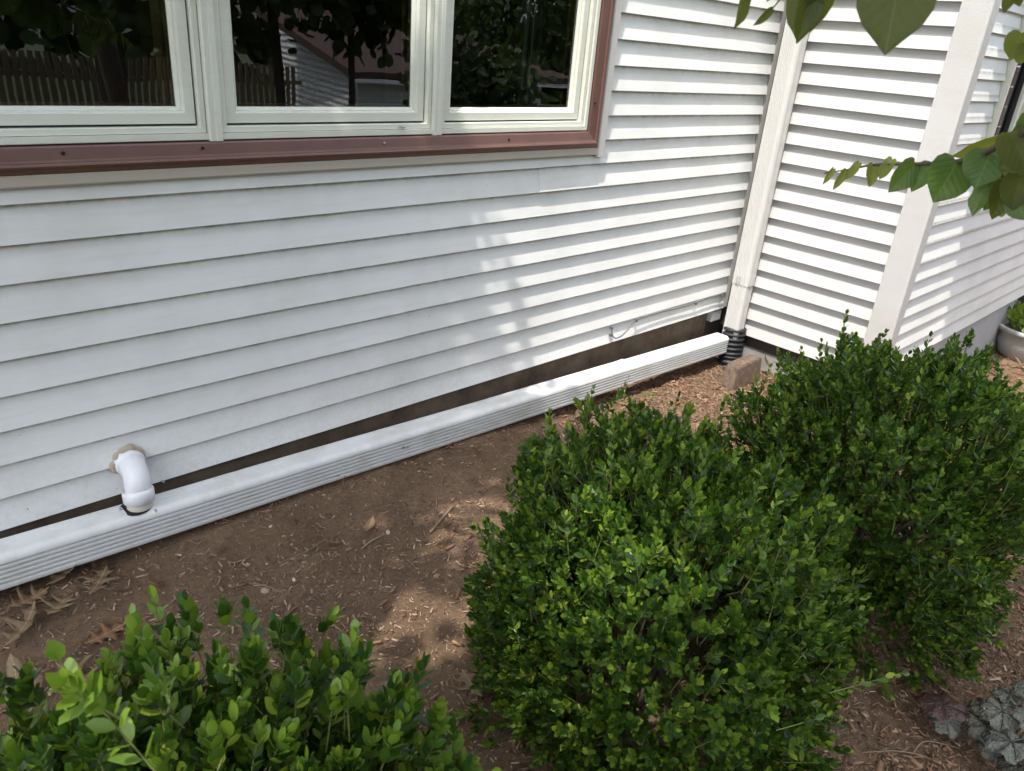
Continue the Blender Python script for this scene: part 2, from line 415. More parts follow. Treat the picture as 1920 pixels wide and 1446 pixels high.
# ------------------------------------------------------------------ house
P = .1016
house = thing('house', 'white vinyl sided house wall with brown trimmed windows and a bump-out corner', 'house', (0, 0, -.3))
def wobble(axis, seed, amp=.0011):
    def w_(c, a, b):
        s = c[axis]
        n = noise.noise(Vector((s*1.7, seed*3.1, 0))) + .5*noise.noise(Vector((s*5, seed*7.7, 3)))
        # butt moves most, the nailed top hardly
        k = max(0., 1-b/.1) if b > .012 else 1.
        d = Vector((0, 0, 0)); d[1-axis] = -amp*n*k if axis == 0 else -amp*n*k
        d[2] = .0012*noise.noise(Vector((s*.9, seed*1.3, 9)))*k
        return d
    return w_
def plank_profile(h, D=.0195, th=.0012):
    # (outward, up): butt edge at out=0; top nailed back at out=-D
    return [(0, .001), (-.0012, 0), (-D, .0006), (-D-.002, .0006), (-D-.002, h), (-D*h/P, h), (-.0004, .0035)]
SEED = [0]
def plank(x0, x1, z, h, y, m, nseg):
    SEED[0] += 1
    return extrude('siding_plank', plank_profile(h), (x0, y, z), (x1, y, z), ((0, -1, 0), (0, 0, 1)), m, house, nseg, wobble(0, SEED[0]), True)
def plank_side(y0, y1, z, h, x, m, nseg):
    SEED[0] += 1
    return extrude('siding_plank', plank_profile(h, .030), (x, y0, z), (x, y1, z), ((-1, 0, 0), (0, 0, 1)), m, house, nseg, wobble(1, SEED[0], .0005), True)
AX1 = 3.122
WX1 = 1.768     # window opening channel, right side
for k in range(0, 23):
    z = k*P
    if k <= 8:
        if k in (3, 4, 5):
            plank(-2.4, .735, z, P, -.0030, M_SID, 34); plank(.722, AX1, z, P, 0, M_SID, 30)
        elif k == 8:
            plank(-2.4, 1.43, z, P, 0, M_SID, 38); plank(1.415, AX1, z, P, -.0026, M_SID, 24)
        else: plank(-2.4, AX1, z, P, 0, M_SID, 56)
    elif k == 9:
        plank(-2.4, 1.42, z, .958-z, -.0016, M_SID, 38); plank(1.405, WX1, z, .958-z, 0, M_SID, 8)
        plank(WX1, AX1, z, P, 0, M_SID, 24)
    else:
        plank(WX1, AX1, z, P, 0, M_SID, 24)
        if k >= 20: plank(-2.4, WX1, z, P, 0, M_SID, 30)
BX, ZB = 3.159, -.132
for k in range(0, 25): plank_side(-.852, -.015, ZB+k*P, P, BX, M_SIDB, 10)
PC = P*.9724; ZC = -.0943; CY = -.9647
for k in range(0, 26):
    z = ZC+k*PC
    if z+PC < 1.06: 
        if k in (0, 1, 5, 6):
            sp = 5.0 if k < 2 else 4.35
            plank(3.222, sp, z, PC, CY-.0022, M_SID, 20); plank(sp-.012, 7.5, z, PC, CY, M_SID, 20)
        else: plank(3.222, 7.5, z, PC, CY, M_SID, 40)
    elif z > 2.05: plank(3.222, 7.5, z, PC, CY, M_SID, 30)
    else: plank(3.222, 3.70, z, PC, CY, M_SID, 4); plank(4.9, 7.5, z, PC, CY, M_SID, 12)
# wall cores behind the siding
box('sheathing', (-2.4, .0225, -.005), (AX1+.055, .07, .95), M_SILL, house)
box('sheathing', (1.76, .0225, .951), (3.177, .07, 2.6), M_SILL, house)
box('sheathing', (-2.4, .0225, 2.05), (1.758, .07, 2.6), M_SILL, house)
box('sheathing', (BX+.0335, -.95, ZB+.004), (BX+.06, 0.068, 2.6), M_SILL, house)
box('sheathing', (BX+.07, CY+.0235, ZC+.004), (7.5, CY+.06, 1.05), M_SILL, house)
box('sheathing', (BX+.07, CY+.0235, 1.052), (3.72, CY+.06, 2.6), M_SILL, house)
box('sheathing', (4.88, CY+.0235, 1.052), (7.5, CY+.06, 2.6), M_SILL, house)
box('sheathing', (3.722, CY+.0235, 2.08), (4.878, CY+.06, 2.6), M_SILL, house)
# inside corner channel on the right end of the long wall
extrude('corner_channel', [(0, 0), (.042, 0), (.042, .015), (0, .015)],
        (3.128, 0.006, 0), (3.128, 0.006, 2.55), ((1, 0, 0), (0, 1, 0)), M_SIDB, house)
# outside corner post
PX, PY = 3.147, -.978
prof = [(0, .133), (0, .006), (.0015, .0015), (.006, 0), (.088, 0), (.088, .004), (.090, .03), (.045, .03), (.03, .045), (.03, .133)]
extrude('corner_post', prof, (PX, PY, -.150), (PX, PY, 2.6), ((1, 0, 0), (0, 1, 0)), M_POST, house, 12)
# foundations
def slab(name, a, b, m): return box(name, a, b, m, house)
slab('foundation', (-2.4, .030, -.55), (3.0, .20, -.006), M_CONA)
slab('foundation', (3.001, .045, -.55), (3.19, .20, -.006), M_SILL)
slab('foundation', (3.195, -.935, -.65), (3.30, .0, -.215), M_CONB)
slab('sill_board', (3.215, -.93, -.212), (3.30, .0, -.129), M_SILL)
slab('foundation', (3.302, -.935, -.75), (5.88, -.85, -.097), M_CONC)
slab('dark_slab', (5.89, -.80, -.75), (7.5, -.75, -.10), M_DARK)  # black slab set back past the end of the foundation
# grey block tucked in the corner gap, with its two dark slots
vb = box('foam_block', (3.02, .005, -.075), (3.12, .042, -.012), M_CONC, house, .003)
# room behind the window
def room():
    x0, x1, y0, y1, z0, z1 = -.75, 1.72, .075, 3.0, .4, 2.5
    v = [(x0, y0, z0), (x1, y0, z0), (x1, y1, z0), (x0, y1, z0), (x0, y0, z1), (x1, y0, z1), (x1, y1, z1), (x0, y1, z1)]
    pyd('room_wall', v, [(0, 1, 2, 3), (4, 7, 6, 5), (0, 3, 7, 4), (1, 5, 6, 2), (3, 2, 6, 7)], M_ROOM, house)
room()
# roof slabs over both wings keep the sky off the rooms; the bump-out eave shades the far wall
box('roof', (-2.4, .02, 2.61), (3.1, 4.5, 2.75), M_SILL, house)
box('roof_eave', (3.09, -1.50, 2.44), (9.5, 3.0, 2.60), M_SIDB, house)

# ---------------------------------------------------------- windows
# brown brick-mould trim (bottom and right), tan and white channels outside it
brown_prof = [(0, 0), (0, .022), (.004, .026), (.012, .028), (.014, .033), (.020, .036), (.026, .033), (.028, .028),
              (.033, .026), (.062, .020), (.066, .016), (.068, 0)]
# profile: (across the trim from its outer edge inwards, out of the wall)
tz0, tx1, tx0, tz1 = .989, 1.737, -.83, 2.02
def ring(name, prof, x0, x1, z0, z1, y, m, parent):
    """mitred rectangular frame; profile (inwards, outwards) from the outer edge"""
    v = []; n = len(prof)
    for (cx, cz, sx, sz) in ((x0, z0, 1, 1), (x1, z0, -1, 1), (x1, z1, -1, -1), (x0, z1, 1, -1)):
        for a, b in prof: v.append((cx+sx*a, y-b, cz+sz*a))
    f = []
    for s in range(4):
        t = (s+1) % 4
        for i in range(n):
            j = (i+1) % n; f.append((s*n+i, s*n+j, t*n+j, t*n+i))
    o = pyd(name, v, f, m, parent)
    bm = bmesh.new(); bm.from_mesh(o.data); bmesh.ops.recalc_face_normals(bm, faces=bm.faces[:]); bm.to_mesh(o.data); bm.free()
    return o
win = ring('window_frame', [(0, 0), (0, .012), (.002, .0145), (.018, .0145), (.0185, -.045), (0, -.045)], tx0+.070, tx1-.070, tz0+.070, tz1-.07, 0.008, M_FRAME, house)
ring('window_trim', brown_prof, tx0, tx1, tz0, tz1, .006, M_BROWN, win)
# tan channel below, white channel beside
extrude('sill_channel', [(0, 0), (.016, 0), (.018, .004), (.014, .030), (0, .030)], (-.86, 0, .957), (1.745, 0, .957), ((0, -1, 0), (0, 0, 1)), M_TAN, win, 1)
extrude('side_channel', [(0, 0), (.016, 0), (.018, .004), (.018, .044), (.012, .050), (0, .050)], (1.740, 0.0, .948), (1.740, 0.0, 2.04), ((0, -1, 0), (1, 0, 0)), M_SIDB, win, 1)
for x, z in ((.0, 1.040), (.62, 1.036), (1.20, 1.034), (-.36, 1.038), (1.686, 1.17), (1.686, 1.6)):
    tube('screw', [(x, -.0175, z), (x, -.0215, z)], [.005, .004], M_DARK if x != .62 else M_STEEL, win, 8)
fx0, fx1, fz0, fz1 = tx0+.0885, tx1-.0885, tz0+.0885, tz1-.0885
mulls = [(.026, .066), (.834, .874)]
opens = [(fx0, .026), (.066, .834), (.874, fx1)]
for a, b in mulls:
    xm = (a+b)/2
    extrude('mullion', [(a-xm, .03), (a-xm, -.010), (a-xm+.003, -.013), (-.012, -.013), (-.011, -.0115), (.0, -.0115), (.001, -.013), (b-xm-.003, -.013), (b-xm, -.010), (b-xm, .03)],
            (xm, 0, fz0-.021), (xm, 0, fz1+.01), ((1, 0, 0), (0, 1, 0)), M_FRAME, win)
for a, b in opens:
    # inner jamb lining of each opening
    ring('jamb', [(0, 0.0), (0.002, .020), (.017, .020), (.019, .018), (.019, -.02), (0, -.02)], a+.001, b-.001, fz0-.001, fz1+.001, .022, M_FRAME, win)
    ring('gasket', [(0, 0), (0, .0035), (.008, .0035), (.008, 0)], a+.0205, b-.0205, fz0+.0195, fz1-.0195, .028, M_GASKET, win)
    s0, s1, q0, q1 = a+.025, b-.025, fz0+.024, fz1-.024
    sash = ring('sash', [(0, -.02), (0, .008), (.0015, .010), (.028, .010), (.030, .008), (.033, -.001), (.036, -.001), (.044, -.010), (.0445, -.03), (0, -.03)], s0, s1, q0, q1, .026, M_FRAME, win)
    gx0, gx1, gz0, gz1 = s0+.0445, s1-.0445, q0+.0445, q1-.0445
    gl = box('pane', (gx0-.003, .040, gz0-.003), (gx1+.003, .044, gz1+.003), M_GLASS, win)
    gl.data.materials.append(M_GEDGE)
    for p_ in gl.data.polygons: p_.material_index = 0 if p_.normal.y < -.5 else 1
    ring('inner_stop', [(0, 0), (0, .014), (.010, .014), (.010, 0)], gx0-.002, gx1+.002, gz0-.002, gz1+.002, .062, M_WOOD, win)
# inside: wooden jamb, curtain, blind cord with its pull
box('wood_jamb', (1.555, .065, 1.0), (1.60, .20, 2.1), M_WOOD, win)
box('wood_jamb', (.745, .065, 1.0), (.80, .16, 2.1), M_WOOD, win)
box('wood_jamb', (-.075, .065, 1.0), (-.02, .16, 2.1), M_WOOD, win)
cv = []; cf = []
for i in range(25):
    t = i/24; xx = 1.575 + .012*math.sin(t*22); yy = .205+.14*t
    for z in (1.10, 1.5, 2.1): cv.append((xx+.01*math.sin(z*9+t*3), yy, z))
for i in range(24):
    for j in range(2): a = i*3+j; cf.append((a, a+3, a+4, a+1))
cu = pyd('curtain', cv, cf, M_CURT, win, True)
sd = cu.modifiers.new('thick', 'SOLIDIFY'); sd.thickness = .002
tube('blind_cord', [(1.375, .075, 2.1), (1.375, .075, 1.24)], .0012, M_FRAME, win, 6)
tube('cord_pull', [(1.375, .075, 1.243), (1.375, .075, 1.235), (1.375, .075, 1.222), (1.375, .075, 1.216)], [.003, .007, .009, .005], M_FRAME, win, 8)
# windows in the bump-out front (top right of the picture)
w2 = ring('window_frame', [(0, 0), (0, .026), (.004, .030), (.016, .030), (.018, .026), (.034, .026), (.036, .018), (.052, .014), (.054, -.03), (0, -.03)], 3.705, 4.895, 1.062, 2.07, CY+.006, M_FRAME, house)
box('mullion', (3.985, CY-.028, 1.10), (4.035, CY+.03, 2.03), M_FRAME, w2)
box('gasket', (3.974, CY-.012, 1.11), (3.9845, CY+.02, 2.02), M_GASKET, w2)
for a, b in ((3.758, 3.9735), (4.036, 4.842)):
    gl = box('pane', (a, CY+.006, 1.115), (b, CY+.010, 2.018), M_GLASS, w2); gl.data.materials.append(M_GEDGE)
    for p_ in gl.data.polygons: p_.material_index = 0 if p_.normal.y < -.5 else 1
box('room_wall', (3.73, CY+.5, 1.0), (4.87, CY+.52, 2.1), M_ROOM, house)
for k in range(9): box('red_board', (3.60, CY+.30, 1.0+k*.12), (5.0, CY+.315, 1.112+k*.12), M_BRICKRED, house)

# ------------------------------------------------------------------ downspouts
def rr(cx, cy, r, a0, a1, n): return [(cx+r*math.cos(math.radians(a0+(a1-a0)*i/n)), cy+r*math.sin(math.radians(a0+(a1-a0)*i/n))) for i in range(n+1)]
def leader_profile(d=.098, h=.112):
    """p = out from wall (0..d), q = up (0..h)"""
    pr = rr(.010, h-.010, .010, 180, 90, 4)
    for i in range(3):
        c = .020+i*.009; pr += [(c-.002, h), (c-.0008, h-.0016), (c+.0008, h-.0016), (c+.002, h)]
    pr += rr(d-.024, h-.024, .024, 90, 0, 9)
    z = h-.0245
    for i in range(5):
        pr += [(d, z), (d-.0115, z-.0012), (d-.0115, z-.0058), (d, z-.0070), (d+.0006, z-.0110)]
        z -= .0150
    pr += rr(d-.010, .010, .010, 0, -90, 4)
    pr += rr(.010, .010, .010, 270, 180, 3)
    return pr
SLP = Vector((1, 0, -.0345)).normalized()
dp = thing('drain_pipe', 'long white ribbed downspout lying along the foot of the siding, sloping to the corner', 'pipe', (1.2, -.08, -.12))
y0 = -.030
def ptop(x): return 0.0 - (x+.68)*.0345
Q = Vector((.0345, 0, 1)).normalized()
prof = leader_profile()
extrude('pipe_section', prof, (-2.2, y0, ptop(-2.2)-.112), (2.12, y0, ptop(2.12)-.112), ((0, -1, 0), Q), M_SPOUT, dp, 40,
        lambda c, a, b: Vector((0, .0015*noise.noise(Vector((c.x*1.6, 0, 0))), .0015*noise.noise(Vector((c.x*1.5, 5, 4))))), True)
prof2 = [(.002+p*.96, .002+q*.965) for p, q in leader_profile()]
extrude('pipe_section', prof2, (2.105, y0, ptop(2.105)-.112), (3.035, y0, ptop(3.035)-.112), ((0, -1, 0), Q), M_SPOUT, dp, 10, None, True)
# crimped flare at the joint
prof3 = [(-.0015+p*1.03, -.0018+q*1.033) for p, q in leader_profile()]
extrude('joint_lip', prof3, (2.095, y0, ptop(2.095)-.112), (2.122, y0, ptop(2.122)-.112), ((0, -1, 0), Q), M_SPOUT, dp, 2,
        lambda c, a, b: Vector((.003*math.sin(a*170+b*90), 0, 0)), True)
tube('screw', [(2.07, y0-.098, ptop(2.1)-.046), (2.07, y0-.1025, ptop(2.1)-.046)], [.0055, .004], M_STEEL, dp, 8)
tube('screw', [(-.290, -.116, ptop(-.29)-.012), (-.290, -.1205, ptop(-.29)-.006)], [.0065, .005], M_STEEL, dp, 8)
tube('screw', [(-.232, -.05, ptop(-.24)+.045), (-.238, -.05, ptop(-.24)+.045)], [.006, .004], M_STEEL, dp, 8)
# black disc for the elbow's cut-out; the hole's darkness is only colour
hz = ptop(-.322)+.0012
tube('hole_dark_disc', [(-.333, -.078, hz-.003), (-.333, -.078, hz)], [.046, .046], M_DARK, dp, 28)

el = thing('vent_elbow', 'white plastic pipe elbow coming out of the siding into the long pipe', 'pipe elbow', (-.31, -.05, .05))
ez = .108; R0 = .0405
path = [(-.312, .012, ez), (-.312, -.012, ez)]
for i in range(9):
    a = math.radians(90*i/8*.97); path.append((-.312-.006*i/8, -.020-.058*math.sin(a), ez-.052*(1-math.cos(a))))
path.append((-.320, -.079, .028))
tube('elbow_body', path, [R0-.003]*len(path), M_PVC, el, 28)
tube('wall_socket', [(-.312, .010, ez), (-.312, -.018, ez-.0005), (-.312, -.024, ez-.0015)], [R0+.0035, R0+.0035, R0-.001], M_PVC, el, 28)
tube('coupling_ring', [(-.320, -.078, .046), (-.320, -.0785, .0445), (-.320, -.079, .012), (-.320, -.079, .0105)], [R0-.001, R0+.005, R0+.005, R0-.001], M_PVC, el, 28)
tube('stub_pipe', [(-.320, -.079, .020), (-.320, -.079, ptop(-.32)-.03)], [R0-.003, R0-.003], M_PVC2, el, 28)
tube('weep_hole', [(-.306, -.0605, ez+.022), (-.3055, -.0625, ez+.0245)], [.004, .004], M_DARK, el, 8)
bm = bmesh.new()
vs = []
for i in range(40):
    a = 2*PI*i/40; r = .047+.010*noise.noise(Vector((math.cos(a)*2, math.sin(a)*2, 3)))+.007*max(0, math.sin(a+.5))
    if math.pi*.9 < a < math.pi*1.2: r += .012
    vs.append((( -.312+r*math.cos(a), .006, ez+r*math.sin(a)), (-.312+(r-.008)*math.cos(a), -.016-.004*noise.noise(Vector((a*3, 0, 0))), ez+(r-.008)*math.sin(a)), (-.312+.040*math.cos(a), -.012, ez+.040*math.sin(a))))
v = [p for t in vs for p in t]; f = []
for i in range(40):
    j = (i+1) % 40
    for k in range(2): f.append((i*3+k, j*3+k, j*3+k+1, i*3+k+1))
pyd('caulk_bead', v, f, M_CAULK, el, True); bm.free()

ds = thing('downspout', 'tall white ribbed downspout standing in the inside corner', 'downspout', (3.09, -.11, -.1))
W_ = .104
vp = [(.004, .002), (.0, .006), (.0, .010), (.004, .0115)]      # left lip seen as a bright strip
for i in range(6):
    c = .021+i*.0105; vp += [(.004, c-.0030), (.0075, c-.0016), (.0075, c+.0006), (.004, c+.0024)]
vp += [(.004, W_-.022)] + [(.004+.020*(1-math.cos(math.radians(a))), W_-.022+.020*math.sin(math.radians(a))) for a in (20, 40, 60, 80, 90)]
for i in range(3):
    c = .034+i*.011; vp += [(c, W_-.002), (c+.0015, W_-.0045), (c+.004, W_-.0045), (c+.0055, W_-.002)]
vp += [(.076, W_-.002), (.078, W_-.006), (.078, .006), (.074, .002)]
def spout_piece(name, z0, z1, grow=0.0, rough=0):
    pr = [(p-.039, q-W_/2) for p, q in vp]; pr = [(p*(1+grow), q*(1+grow)) for p, q in pr]
    return extrude(name, pr, (3.092, -.058-W_/2, z0), (3.092, -.058-W_/2, z1), ((1, 0, 0), (0, -1, 0)), M_SPOUTV, ds, 8 if not rough else 3,
                   (lambda c, a, b: Vector((.0015*math.sin(b*260+a*90), .0, .004*math.sin(b*330+a*150)*(1 if c.z < .21 else 0)))) if rough else None, True)
spout_piece('spout_section', .19, 2.55, .02)
spout_piece('spout_section', -.16, .20, -.03)
spout_piece('joint_band', .186, .248, .045, 1)
for z in (.205, .232):
    for dy in (-.030, -.045): tube('screw', [(3.052, -.06+dy, z), (3.046, -.06+dy, z)], [.0042, .003], M_STEEL, ds, 7)

cp = thing('drain_tube', 'black corrugated drain tube swallowing the foot of the corner downspout', 'drain tube', (3.11, -.11, -.35))
pts = []; rad = []
n = 60
for i in range(n+1):
    t = i/n; z = -.085-.30*t; s = (i % 6)
    pts.append((3.112-.01*t-.05*max(0, t-.6), -.108-.035*t*t, z)); rad.append(.071 if s in (1, 2, 3) else .060)
tube('corrugated_sleeve', pts, rad, M_CORR, cp, 24)

br = thing('brick', 'single brown brick lying tilted in the mulch beside the downspout', 'brick', (2.93, -.31, -.29))
bm = bmesh.new()
BV = [bm.verts.new(q_) for q_ in ((2.832, -.258, -.200), (2.812, -.342, -.203), (3.068, -.343, -.196), (3.058, -.266, -.192),
                                 (2.775, -.245, -.335), (2.742, -.362, -.335), (3.055, -.368, -.335), (3.050, -.272, -.335))]
for q_ in ((0, 1, 2, 3), (7, 6, 5, 4), (0, 4, 5, 1), (1, 5, 6, 2), (2, 6, 7, 3), (3, 7, 4, 0)): bm.faces.new([BV[i] for i in q_])
bmesh.ops.recalc_face_normals(bm, faces=bm.faces[:])
bmesh.ops.bevel(bm, geom=bm.edges[:], offset=.005, segments=2, affect='EDGES')
bmesh.ops.subdivide_edges(bm, edges=bm.edges[:], cuts=2, use_grid_fill=True)
for v in bm.verts: v.co += Vector([.0022*noise.noise(v.co*45+Vector((k*9, 0, 0))) for k in range(3)])
me = bpy.data.meshes.new('block'); bm.to_mesh(me); bm.free(); me.materials.append(M_BRICK)
link('block', me, br)

cb = thing('cable', 'thin dark cable clipped under the lowest siding course and drooping at its end', 'cable', (2.4, -.01, .08))
pts = bez([(2.03, .0, .100), (2.032, -.010, .075), (2.040, -.014, .045), (2.07, -.016, .026), (2.12, -.016, .032), (2.17, -.016, .062), (2.215, -.013, .092), (2.25, -.009, .0945), (2.45, -.006, .0950), (2.62, -.006, .090), (2.79, -.008, .0925), (2.95, -.006, .098), (3.09, -.008, .094)], 6)
tube('wire', pts, .0034, M_CABLE, cb, 7)
for x, z in ((2.033, .088), (2.036, .048), (2.235, .090), (2.79, .088), (3.06, .090)):
    box('clip', (x-.006, -.014, z-.008), (x+.006, .006, z+.004), M_CABLE, cb, .002)

# ------------------------------------------------------------------ foliage builders
def sprig_leaves(base, dirs, length, npairs, lsize, jitter, stiff=.75):
    """opposite decussate leaf pairs on many stems; returns R,T,S,W and tip mask"""
    n = len(base); dirs = unit(dirs)
    a = unit(np.cross(dirs, rng.normal(size=(n, 3)))); b = np.cross(dirs, a)
    Rs = []; Ts = []; Ss = []; tip = []; sid = []
    for k in range(npairs+1):
        t = (k+.6)/(npairs+.6)
        pos = base + dirs*(length*t)[:, None]
        ph = (k % 2)*PI/2 + rng.normal(0, .25, n)
        for sgn in (1, -1):
            out = (a*np.cos(ph)[:, None] + b*np.sin(ph)[:, None])*sgn
            opn = stiff*(1-.45*t) + rng.normal(0, jitter, n)
            opn = np.clip(opn, .12, 1.3)
            if k == npairs: opn = opn*.45
            ly = unit(dirs*np.cos(opn)[:, None] + out*np.sin(opn)[:, None] + rng.normal(0, .10, (n, 3)))
            lz = unit(dirs - ly*np.sum(dirs*ly, 1)[:, None] + out*-.05 + rng.normal(0, .12, (n, 3)))
            lz = unit(lz - ly*np.sum(lz*ly, 1)[:, None])
            lx = np.cross(ly, lz)
            Rs.append(np.stack([lx, ly, lz], -1)); Ts.append(pos + out*.0015)
            grow = np.where(t > .8, .78, 1.0)*(.8+.35*rng.random(n))
            Ss.append(lsize*grow); tip.append(np.full(n, t)); sid.append(np.arange(n))
    return np.concatenate(Rs), np.concatenate(Ts), np.concatenate(Ss), np.concatenate(tip), np.concatenate(sid)

def boxwood(label, c, rx, ry, ztop, nspr, lsize, extra=(), newfrac=.05, seed=0, shoots=26, lens=(.040, .070)):
    """c = centre on the ground; body is a rounded dome that tucks in at the foot"""
    global rng
    rng = np.random.default_rng(seed)
    z0 = float(ground_z(c[0], c[1])); H = ztop-z0
    root = thing('boxwood_shrub', label, 'shrub', (c[0], c[1], z0), 'boxwood shrubs planted in a row along the wall')
    def surf(n, shell):
        th = rng.random(n)*2*PI; s = rng.random(n)*1.62-.64            # full to the foot, domed above
        lat = np.arcsin(np.clip(s, -1, 1))
        d = np.stack([np.cos(lat)*np.cos(th), np.cos(lat)*np.sin(th), np.sin(lat)], 1)
        p4 = 3.3
        k = (np.abs(d[:, 0])**p4+np.abs(d[:, 1])**p4+np.abs(d[:, 2])**p4)**(-1/p4)
        lump = 1+.15*(vnoise(d[:, 0]*3+seed, d[:, 1]*3+d[:, 2]*3, 1.0, seed+5)-.5)*2 + .20*(vnoise(d[:, 0]+d[:, 2]*.7, d[:, 1]-d[:, 2], 4.3, seed+6)-.5)*2
        r = k*lump*shell
        pos = d*r[:, None]*np.array([rx, ry, H*.58])
        pos[:, 2] += H*.42
        pos[:, :2] *= (1.10-.20*np.clip(pos[:, 2]/H, 0, 1))[:, None]
        nrm = unit(d/np.array([rx, ry, H*.52]))
        return pos + np.array([c[0], c[1], z0]), nrm
    bases = []; dirs = []; lens_ = []
    for shell, m in ((.955, .50), (.87, .30), (.74, .20)):
        nn = int(nspr*m); p, nr = surf(nn, shell+rng.normal(0, .030, nn))
        L_ = lens[0]+rng.random(nn)*(lens[1]-lens[0])
        dd = unit(nr*.75+np.array([0, 0, .65])+rng.normal(0, .28, (nn, 3)))
        bases.append(p-dd*(L_*.8)[:, None]); dirs.append(dd); lens_.append(L_)
    # free-standing shoots on top and flanks
    p, nr = surf(shoots*3, 1.0); keep = np.argsort(-(nr[:, 2]+rng.random(len(nr))*.5))[:shoots]
    dd = unit(nr[keep]*.35+np.array([0, 0, 1.0])+rng.normal(0, .16, (shoots, 3)))
    L_ = .07+rng.random(shoots)*.035
    bases.append(p[keep]-dd*.035); dirs.append(dd); lens_.append(L_)
    forced = []
    for e_ in extra:
        b0, d0, l0 = e_[:3]; forced.append(len(e_) > 3)
        bases.append(np.array([b0])); dirs.append(unit(np.array([d0], float))); lens_.append(np.array([l0]))
    base = np.concatenate(bases); dirs = np.concatenate(dirs); ll = np.concatenate(lens_)
    fz = np.zeros(len(base), bool); fz[len(base)-len(forced):] = forced if forced else False
    ok = (base[:, 2] > z0-.02) & (base[:, 1] < -.12)
    base, dirs, ll, fz = base[ok], dirs[ok], ll[ok], fz[ok]
    R, T, S, tp, sid = sprig_leaves(base, dirs, ll, 6, lsize, .16, .95)
    Wf = .85+.35*rng.random(len(R))
    newsp = rng.random(len(base)) < newfrac
    isnew = (newsp[sid] & (tp > .45)) | fz[sid]
    # the 300 leaves that show largest: nearest the lens, on the outside, facing it
    view = T-CAM; dist = np.linalg.norm(view, axis=1)
    u = (view@RT)/(view@FW)*FPX+960; vv = 723-(view@UP)/(view@FW)*FPX
    infr = (u > 5) & (u < 1915) & (vv > 5) & (vv < 1441) & (view@FW > .1)
    ctr = np.array([c[0], c[1], z0+H*.5]); e = (T-ctr)/np.array([rx, ry, H*.52])
    outer = (np.abs(e)**2.6).sum(1) > .80
    facing = np.abs(np.sum(R[:, :, 2]*unit(view), 1))
    vd = unit(np.array([CAM-ctr]))[0]
    front = (T-ctr)@vd > -.02
    score = S*(.35+.65*facing)/dist**2
    score = np.where(infr & outer & front, score, -1)
    sel = np.zeros(len(R), bool); sel[np.argsort(-score)[:300]] = True
    protos = []
    for mm in (M_BOX, M_BOXN):
        me = mesh_arrays('leaf', SL[0].copy(), [(4, SL[1]), (3, SL[2])], SLUV, [mm]); protos.append(me)
    inv = -np.array(root.location)
    for i in np.where(sel)[0]:
        o = bpy.data.objects.new('leaf', protos[1] if isnew[i] else protos[0]); COL.objects.link(o); o.parent = root
        m4 = Matrix.Identity(4)
        for a in range(3):
            m4[a][0] = R[i, a, 0]*S[i]*Wf[i]; m4[a][1] = R[i, a, 1]*S[i]; m4[a][2] = R[i, a, 2]*S[i]; m4[a][3] = T[i, a]+inv[a]
        o.matrix_local = m4
    for flag, mm, nm in ((False, M_BOX, 'foliage'), (True, M_BOXN, 'new_growth')):
        k = (~sel) & (isnew == flag)
        if not k.any(): continue
        V, q, t = batch(SL[0], SL[1], SL[2], R[k], T[k], S[k], Wf[k])
        me = mesh_arrays(nm, V, [(4, q), (3, t)], np.tile(SLUV, (k.sum(), 1)), [mm])
        o = link(nm, me, root); o['kind'] = 'stuff'
    # stems of the sprigs (thin 3-sided prisms) as one part
    n = len(base); a = unit(np.cross(dirs, [.3, .5, .7])); b = np.cross(dirs, a); r = .0011
    tipp = base+dirs*(ll*1.0)[:, None]; rings = []
    low = base-dirs*.04
    for pt, rr_ in ((low, 1.3), (tipp, .7)):
        for g_ in (0, 2.094, 4.189): rings.append(pt+(a*math.cos(g_)+b*math.sin(g_))*r*rr_)
    V = np.stack(rings, 1).reshape(-1, 3); off = (np.arange(n)*6)[:, None, None]
    q = (np.array([(0, 1, 4, 3), (1, 2, 5, 4), (2, 0, 3, 5)])[None]+off).reshape(-1, 4)
    o = link('twigs', mesh_arrays('twigs', V, [(4, q)], None, [M_TWIG]), root); o['kind'] = 'stuff'
    for i in range(9):
        g_ = 2*PI*i/9; r1 = .35+.4*rng.random()
        pts = bez([(c[0]+.03*math.cos(g_), c[1]+.03*math.sin(g_), z0-.03), (c[0]+.4*rx*r1*math.cos(g_), c[1]+.4*ry*r1*math.sin(g_), z0+H*.3), (c[0]+rx*r1*1.1*math.cos(g_), c[1]+ry*r1*1.1*math.sin(g_), z0+H*.75)], 4)
        tube('branch', pts, [.011-.0008*k for k in range(len(pts))], M_BARK, root, 6)
    return root

ex1 = [(at(478, 1235, 1.30), (0.0, .15, 1), .09), (at(545, 1250, 1.33), (.15, .1, 1), .07),
       (at(640, 1300, 1.26), (.5, .3, 1), .09)]
_a, _b = at(285, 1440, .93), at(110, 1240, .84)
_c = at(60, 1250, .80)
ex1 += [(_a, _b-_a, float(np.linalg.norm(_b-_a)), True), (_a*.4+_b*.6, _c-_a*.4-_b*.6, .055, True)]
boxwood('nearest boxwood, cropped by the bottom left corner, pale green leaves', (-.80, -1.56), .46, .37, .52, 3600, .0290, ex1, .42, 3, 22)
